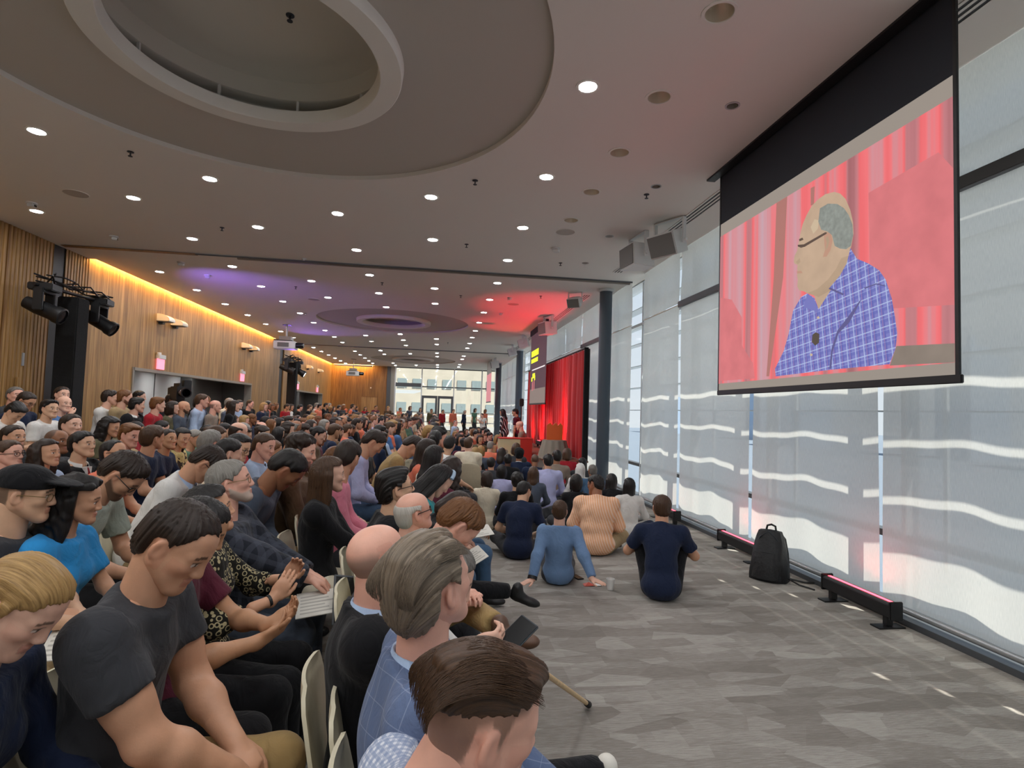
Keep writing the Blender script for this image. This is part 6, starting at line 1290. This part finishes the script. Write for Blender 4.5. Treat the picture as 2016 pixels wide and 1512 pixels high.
person('f3', 'heavy man in a peach shirt cross-legged on the carpet', 1172, 955, y=6.75, face=1.38, look='', hy=.75, down=.05, lod=0, lean=.10, curl=.22, hair='short', hvol=1.2, hairc='hair_black', body='skin_brown', shirt='peach_shirt', sleeve='long', trousers='cloth_tan', girth=1.22, sho=1.1, glasses='frame_black', collar=1, collarc='peach_shirt', shirt_t=.016, **FL)
person('f4', 'man in a dark navy T-shirt sitting on the carpet beside the peach shirt', 1032, 968, y=6.6, face=1.22, look='', hy=-.35, down=.1, lod=0, lean=.14, curl=.24, hair='short', hvol=1.2, hairc='hair_black', body='skin_asian', shirt='cloth_navy', sleeve='short', trousers='cloth_charcoal', girth=1.08, **FL)
person('f5', 'woman with long black waves in a white long-sleeved top', 1238, 972, y=7.4, face=1.35, look='stage', hy=.25, lod=0, fem=1, lean=.06, curl=.14, hair='long', hlen=.34, hairc='hair_black', body='skin_olive', shirt='cloth_white', sleeve='long', trousers='cloth_navy', arms={1: (.30, .40, .30)}, **FL)
person('f6', 'girl with long black hair in dark clothes beside the white-topped woman', 1203, 960, y=8.0, face=1.35, look='stage', lod=1, fem=1, lean=.1, curl=.2, hair='long', hlen=.4, hvol=1.2, hairc='hair_black', body='skin_olive', shirt='cloth_black', sleeve='short', **FL)
person('f7', 'woman with a dark bob in a cream cardigan on the carpet', 958, 943, y=7.9, face=1.4, look='', hy=.5, down=.05, lod=1, fem=1, lean=.05, curl=.12, hair='bob', hvol=1.1, hairc='hair_dark', body='skin_asian', shirt='cloth_cream', sleeve='short', trousers='cloth_tan', **FL)
person('f8', 'man in a light blue shirt leaning on the carpet near the stage', 1079, 908, y=9.6, face=1.4, look='stage', lod=1, lean=.05, curl=.16, hair='short', hvol=1.2, hairc='hair_black', body='skin_tan', shirt='cloth_lavender', sleeve='long', s=1.02, **FL)
person('f9', 'man in a taupe shirt sitting near the stage edge', 1096, 899, y=10.4, face=1.35, look='stage', lod=1, hair='short', hairc='hair_black', body='skin_brown', shirt='cloth_taupe', sleeve='long', s=1.05, **FL)
person('f10', 'woman in a white headscarf sitting by the column', 1142, 932, y=9.4, face=1.35, look='stage', lod=1, fem=1, hair='long', hlen=.3, hvol=1.2, hairc='cloth_white', hair_name='headscarf', body='skin_tan', shirt='cloth_white', sleeve='long', **FL)
person('f11', 'man in a dark blue shirt by the slate column', 1166, 938, y=9.2, face=1.35, look='stage', lod=1, hair='crop', hairc='hair_salt', body='skin_brown', shirt='cloth_denim', sleeve='long', s=1.03, **FL)
person('f12', 'man in a pale T-shirt with a bag strap sitting near the desk', 922, 893, y=9.0, face=1.5, look='stage', lod=1, hair='short', hairc='hair_brown', body='skin_fair', shirt='cloth_cream', sleeve='short', trousers='cloth_green', s=1.06, pose='sit', chairlab='man with the bag strap', group='people sitting on the carpet')
person('f13', 'person with a dark bob in a lavender shirt on the carpet', 988, 928, y=8.9, face=1.4, look='stage', lod=1, fem=1, hair='bob', hairc='hair_black', body='skin_asian', shirt='cloth_lavender', sleeve='short', **FL)
person('f14', 'person in a black jacket just behind the dark navy T-shirt', 1018, 948, y=7.5, face=1.3, look='stage', lod=1, hair='curly', hvol=.7, hairc='hair_black', body='skin_asian', shirt='cloth_black', sleeve='long', **FL)
person('f15', 'woman with long brown hair and a maroon shawl before the blue shirt', 1050, 932, y=8.5, face=1.4, look='stage', lod=1, fem=1, hair='long', hlen=.3, hairc='hair_brown', body='skin_fair', shirt='cloth_slate', sleeve='long', **FL)
person('f16', 'person in a wide black beret beside the peach shirt', 1134, 950, y=7.6, face=1.35, look='stage', lod=1, fem=1, hair='bob', hvol=1.5, hairc='hair_black', cap=1, capc='cloth_black', cap_name='beret', body='skin_fair', shirt='cloth_black', sleeve='long', **FL)
person('f17', 'man in a dark jacket sitting just before the cream desk', 1000, 905, y=10.6, face=1.4, look='stage', lod=1, hair='crop', hairc='hair_black', body='skin_dark', shirt='cloth_black', sleeve='long', s=1.05, **FL)
person('f18', 'man in a black turban and navy blazer before the red desk end', 1022, 895, y=11.2, face=1.35, look='stage', lod=1, hair='curly', hvol=.8, hairc='cloth_black', hair_name='turban', body='skin_brown', shirt='cloth_navy', jacket=1, sleeve='long', collar=1, collarc='cloth_white', s=1.08, **FL)
person('f19', 'man with cropped grey hair before the draped table', 1053, 905, y=10.6, face=1.35, look='stage', lod=1, hair='buzz', hairc='hair_salt', body='skin_brown', shirt='cloth_navy', sleeve='short', s=1.05, stubble='#3f3832', **FL)
person('f20', 'dark-haired person left of the cream desk on the carpet', 967, 915, y=10.2, face=1.45, look='stage', lod=1, hair='short', hvol=1.2, hairc='hair_black', body='skin_tan', shirt='cloth_charcoal', sleeve='short', **FL)
person('f21', 'dark-haired person half hidden behind the headscarf', 1146, 912, y=10.4, face=1.35, look='stage', lod=1, hair='short', hairc='hair_black', body='skin_brown', shirt='cloth_charcoal', sleeve='long', **FL)
# --- on and around the stage
SG = dict(group='people at the stage')
person('g1', 'balding speaker in a grey plaid shirt seated behind the cream desk', 1023, 838, y=15.3, face=2.9, look='', hy=-.3, lod=1, hair='bald', hairc='hair_grey', body='skin_pink', shirt='cloth_taupe', sleeve='long', seat=.45, s=1.05, chairlab='speaker at the desk', stubble='#a39a90', **SG)
person('g2', 'standing woman with long dark hair in a striped dark dress', 989, 812, y=20.0, face=2.6, look='', lod=1, fem=1, pose='stand', hair='long', hlen=.4, hairc='hair_black', body='skin_tan', shirt='stripe_dark', sleeve='long', trousers='stripe_dark', fit=True, **SG)
person('g3', 'standing person in maroon beside the tall lamp stand', 1014, 812, y=18.5, face=2.7, look='', lod=1, pose='stand', hair='short', hairc='hair_black', body='skin_tan', shirt='cloth_maroon', sleeve='short', trousers='cloth_black', **SG)
person('g4', 'man in white with folded arms standing before the end window', 949, 818, y=29.5, face=-2.2, look='', lod=1, pose='stand', hair='short', hairc='hair_dark', body='skin_fair', shirt='cloth_white', sleeve='short', arms={1: (.24, -.08, 1.15), -1: (.26, .06, 1.18)}, **SG)
person('g5', 'man in a pale blue shirt seated near the end window', 897, 833, y=22., face=.3, look='stage', lod=1, hair='crop', hairc='hair_salt', body='skin_pink', shirt='cloth_pale_blue', sleeve='long', fit=True, chairlab='man by the end window', **SG)
# ---------------------------------------------------------------- the rest of the crowd
def archetypes(lod):
    A = []
    M = [dict(hair='short'), dict(hair='crop', lean=.0), dict(hair='side', hvol=1.2), dict(hair='short', hvol=1.5, hp=.35, lean=.15), dict(hair='horseshoe', girth=1.08), dict(hair='curly', hvol=.7), dict(hair='short', beard='#2a1d16', sleeve='long'), dict(hair='short', sleeve='long', jacket=1, lean=.12)]
    Fm = [dict(hair='long', hlen=.3), dict(hair='bob'), dict(hair='longcurly', hlen=.24), dict(hair='bun', hp=.2), dict(hair='long', hlen=.4, sleeve='long'), dict(hair='pony', sleeve='long')]
    for i, a in enumerate(M+Fm):
        kw = dict(lod=lod, seed=40+i, hy=.45-.12*(i % 4), fem=1 if i >= len(M) else 0); kw.update(a); A.append(build_person(**kw))
    return A
POOL = {1: archetypes(1), 2: archetypes(2)}
STAND = [build_person(pose='stand', lod=2, seed=70+i, hy=.4-.2*(i % 3), **a) for i, a in enumerate((dict(hair='short'), dict(hair='short', hvol=1.5, sleeve='long'), dict(hair='long', fem=1, sleeve='long'), dict(hair='crop', sleeve='long', jacket=1), dict(hair='bob', fem=1)))]
FLOORP = [build_person(pose='floor', lod=2, seed=80+i, **a) for i, a in enumerate((dict(hair='short'), dict(hair='long', fem=1), dict(hair='curly', hvol=.7, sleeve='long'), dict(hair='bob', fem=1, sleeve='long')))]
CN = ['black', 'black', 'black', 'charcoal', 'navy', 'black', 'navy', 'charcoal', 'white', 'grey', 'pale_blue', 'blue', 'maroon', 'tan', 'olive', 'red', 'cream', 'slate', 'green', 'charcoal', 'navy', 'brown', 'lavender', 'black', 'coral']
HN = ['black', 'black', 'black', 'dark', 'dark', 'dark', 'brown', 'brown', 'auburn', 'grey', 'blond']; SN = ['fair', 'pink', 'tan', 'olive', 'brown', 'asian', 'asian', 'fair', 'tan']
rr = random.Random(21)
def extra(o, loc, rz, label, group):
    c = rr.choice(CN); h = rr.choice(HN)
    t = assemble(o, dict(body='skin_'+rr.choice(SN), shirt='cloth_'+c, trousers='cloth_'+rr.choice(['black', 'jeans', 'charcoal', 'navy', 'tan']), hair='hair_'+h, collar='cloth_white', shoe='shoe_black'), 'person', label % (h.replace('dark', 'dark brown').replace('auburn', 'reddish'), c.replace('_', ' ')), loc, rz, group)
    s = rr.uniform(.94, 1.05); t.scale = (s, s, s); return t
ROWS = [(-.12, 4.9), (-.98, 5.3), (-1.83, 5.0), (-2.68, 5.6), (-3.53, 6.4), (-4.38, 7.4)]
for ri, (x0, ys) in enumerate(ROWS):
    y = ys; k = 0
    while y < 35:
        step = .64 if y < 13 else (.72 if y < 20 else 1.0)
        x = x0+rr.uniform(-.07, .07); yy = y+rr.uniform(-.05, .05); y += step
        if any((x-a)**2+(yy-b)**2 < (.46 if p == 'sit' else .40)**2 for a, b, p in SEATED) or rr.random() < .07: continue
        if ri == 0 and 12.5 < yy < 13.3: continue
        lod = 1 if yy < 8.6 else 2
        d = math.atan2(14.9-yy, 2.2-x) if yy > 9 else math.atan2(6-yy, 3.2-x)+.25
        rz = max(-1.0, min(.75, d*.55))+rr.uniform(-.2, .2)
        extra(rr.choice(POOL[lod]), (x, yy, 0), rz, '%%s-haired person in %%s seated %s from camera, %s row from windows' % (nth(k), nth(ri)), 'seated audience'); k += 1
        SEATED.append((x, yy, 'sit'))
        if yy < 9.5: chair(x, yy, rz, 'beige shell chair, %s from camera in the %s row from windows' % (nth(k-1), nth(ri)))
for k in range(34):
    y = 12.6+k*.72+rr.uniform(-.2, .2); x = -5.3+rr.uniform(-.45, .35)
    if any((x-a)**2+(y-b)**2 < .45**2 for a, b, p in SEATED) or abs(y-24.2) < .5: continue
    SEATED.append((x, y, 'stand')); extra(rr.choice(STAND), (x, y, 0), rr.uniform(-.5, .3), '%%s-haired person in %%s, %s standing along the alcoves' % nth(k), 'people standing along the wood wall')
for k in range(14):
    y = 35.6+rr.uniform(0, 1.6); x = -5.9+k*.7
    SEATED.append((x, y, 'stand')); extra(rr.choice(STAND), (x, y, 0), -.9+rr.uniform(-.4, .4), '%%s-haired person in %%s, %s from left standing at the end wall' % nth(k), 'people standing at the end wall')
k = 0
for x, y in [(a+rr.uniform(-.15, .15), b+rr.uniform(-.2, .2)) for b in (15.6, 16.7, 17.8, 19., 20.2, 21.6, 23., 24.4) for a in (.75, 1.35, 1.9)]:
    if x > 1.95 and y < 21: continue
    SEATED.append((x, y, 'floor')); extra(rr.choice(FLOORP), (x, y, 0), -.9+rr.uniform(-.4, .4), '%%s-haired person in %%s, %s sitting on carpet beyond the desk' % nth(k), 'people sitting on the carpet'); k += 1
k = 0
for x, y in ((.75, 9.9), (1.35, 11.4), (.75, 11.0), (1.75, 11.9), (1.0, 12.3), (.7, 13.2), (1.3, 13.4), (2.75, 11.3), (3.1, 10.4)):
    if any((x-a)**2+(y-b)**2 < .4**2 for a, b, p in SEATED): continue
    SEATED.append((x, y, 'floor')); extra(rr.choice(FLOORP), (x, y, 0), 1.3+rr.uniform(-.3, .3), '%%s-haired person in %%s, %s sitting on carpet before the desk' % nth(k), 'people sitting on the carpet'); k += 1
# ---------------------------------------------------------------- things held or lying on laps
def wpt(key, p):
    t, J, H, f, loc = JOINTS[key]; c, s = math.cos(f), math.sin(f); return Vector((loc[0]+c*p[0]-s*p[1], loc[1]+s*p[0]+c*p[1], p[2]))
def hpt(key, p):
    t, J, (Rh, hc, hs), f, loc = JOINTS[key]; return wpt(key, Rh@(V(*p)*hs)+hc)
mat('cane_wood', '#d8b98a', .4, var=.12, vscale=40); mat('rubber', '#1a1a1b', .8); mat('paper', '#d9d5cc', .8); mat('print_grey', '#b3afa7', .8); mat('headband', '#9fb6cc', .6); mat('clear_tablet', '#5a5c60', .2)
key = 'man in white holding a phone'; hw = wpt(key, JOINTS[key][1]['A'][-1][2]+V(.10, .03, .0))
ph2 = phone(hw+Vector((.03, .0, .02)), 0, 'grey phone held up in the hand of the man in white', R=(.55, .25, -.9), case='dark_metal')
cn = thing('walking_cane', 'light wooden walking cane with a black rubber tip on the carpet', 'cane', (.93, 3.16, 0))
a = Vector((0, 0, .02)); b = Vector((.32, 2.06, .80))-Vector((.93, 3.16, 0))
MB().tube([a+(b-a)*.04, b], .0125, 12).build('shaft', 'cane_wood', cn, True); MB().tube([a, a+(b-a)*.05], [.019, .017], 12).build('rubber_tip', 'rubber', cn, True); MB().tube([b, b+Vector((-.02, -.06, .02)), b+Vector((-.06, -.08, .02))], .014, 10).build('handle', 'cane_wood', cn, True)
def sheet(loc, rot, w, h, label, lines=6, name='printed_programme', fold=0):
    t = thing(name, label, 'papers', loc); t.rotation_euler = rot
    MB().box((-w/2, -h/2, 0), (w/2, h/2, .004)).build('page', 'paper', t)
    if fold: MB().box((-w/2, h/2, 0), (w/2, h*1.4, .003), Matrix.Rotation(.5, 3, 'X'), (0, 0, 0)).build('page', 'paper', t)
    for k in range(lines): MB().box((-w*.4, -h*.38+k*h*.13, .004), (w*(.4-.1*(k % 3)), -h*.38+k*h*.13+h*.05, .0046)).build('text_line', 'print_grey', t)
    return t
p = wpt('man in the black cap', V(.40, -.12, .66)); sheet(p, (.25, .05, .3), .15, .24, 'open printed programme on the lap of the capped man')
p = wpt('older man in the plaid blazer', V(.52, -.16, .66)); sheet(p, (.15, -.1, .2), .20, .26, 'printed programme resting on the plaid-blazered man\'s lap'); 
tb = thing('tablet', 'clear-cased dark tablet propped on a knee beside the programme', 'tablet', p+Vector((.18, -.03, .02)), .3); tb.rotation_euler = (.9, .2, .4)
MB().box((-.1, -.13, 0), (.1, .13, .008)).build('body', 'clear_tablet', tb, bevel=.003); MB().box((-.09, -.12, .008), (.09, .12, .009)).build('glass_face', 'black_gloss', tb)
p = wpt('woman with the blue headband', V(.44, 0, .76)); bk = sheet(p, (.1, -.15, .1), .34, .24, 'open white notebook held by the woman with the headband', name='notebook')
p = wpt('woman in the black skirt', V(.44, -.02, .72)); sheet(p, (.1, -.5, .2), .16, .22, 'folded white programme on the lap of the woman in black')
for key in ('woman with the blue headband',):
    t, J, (Rh, hc, hs), f, loc = JOINTS[key]; pts = [Vector(Rh@(V(.03+.0*abs(math.sin(q)), .105*math.sin(q), .045+.085*math.cos(q))*hs)+hc) for q in [(-1.25+2.5*i/14) for i in range(15)]]
    MB().tube(pts, .014, 8).build('headband', 'headband', t, True)
# tie of the man in the suit, watches, wristbands
t, J, H, f, loc = JOINTS['man in the suit']; c0 = J['chest']+J['fw2']*.145; n0 = J['nb']+J['fw2']*.095
MB().tube([Vector(n0), Vector((n0+c0)/2+J['fw2']*.012), Vector(c0-J['up2']*.05)], [.014, .022, .03], 6).build('tie', 'tie_red', t, True); MB().tube([Vector(n0+J['lf']*.03+J['up2']*.01), Vector(c0)], [.02, .012], 6).build('shirt_front', 'cloth_white', t, True); MB().tube([Vector(n0-J['lf']*.03+J['up2']*.01), Vector(c0)], [.02, .012], 6).build('shirt_front', 'cloth_white', t, True)
def band(key, q, name, m, r=.031, w=.01, back=.01):
    t, J, H, f, loc = JOINTS[key]; s_, e, wr = J['A'][q]; d = nrm(wr-e); MB().tube([Vector(wr-d*(back+w)), Vector(wr-d*(back-w))], r, 14).build(name, m, t, True)
band('woman in the ring-print dress', 1, 'wristband', 'black_plastic', .027, .008); band('woman in the ring-print dress', -1, 'wristband', 'black_plastic', .027, .006); band('f2', 1, 'wristwatch', 'black_plastic', .046, .014); band('woman with very long brown hair', -1, 'bracelet', 'frame_gold', .032, .004); band('bearded man in the pale grey T-shirt', -1, 'wristwatch', 'black_plastic', .031, .01)
# lanyard of the front man
t, J, H, f, loc = JOINTS['man in the gingham collar']; nb = J['nb']; mat('lanyard_green', '#5a8f3c', .6)
MB().tube([Vector(nb+J['lf']*(.085*math.sin(q))+J['fw2']*(-.085*math.cos(q)+.01)+J['up2']*(.035-.012*abs(math.sin(q)))) for q in [-1.9+3.8*i/12 for i in range(13)]], .006, 6).build('lanyard', 'lanyard_green', t, True)
# cup of the standing man; boom lamp by the stage
p = wpt('s3', JOINTS['s3'][1]['A'][1][2]+V(.02, 0, .0)); cc = thing('paper_cup', 'white paper cup held by the standing man at the left', 'cup', p); lathe_part('wall', [(.001, 0), (.028, 0), (.040, .10), (.038, .10), (.001, .01)], 'cup_white', cc, 18)
ls = thing('lamp_stand', 'tall black lamp stand behind the seated speaker', 'lamp stand', (2.72, 17.6, .56))
MB().tube([(0, 0, .02), (0, 0, 1.32)], .02, 8).build('pole', 'black_plastic', ls, True); MB().box((-.07, -.07, 1.3), (.07, .07, 1.55)).build('lamp_housing', 'black_plastic', ls, bevel=.02)
for k in range(3): MB().tube([(0, 0, .4), (.35*math.cos(k*2.1), .35*math.sin(k*2.1), .01)], .012, 6).build('leg', 'black_plastic', ls, True)
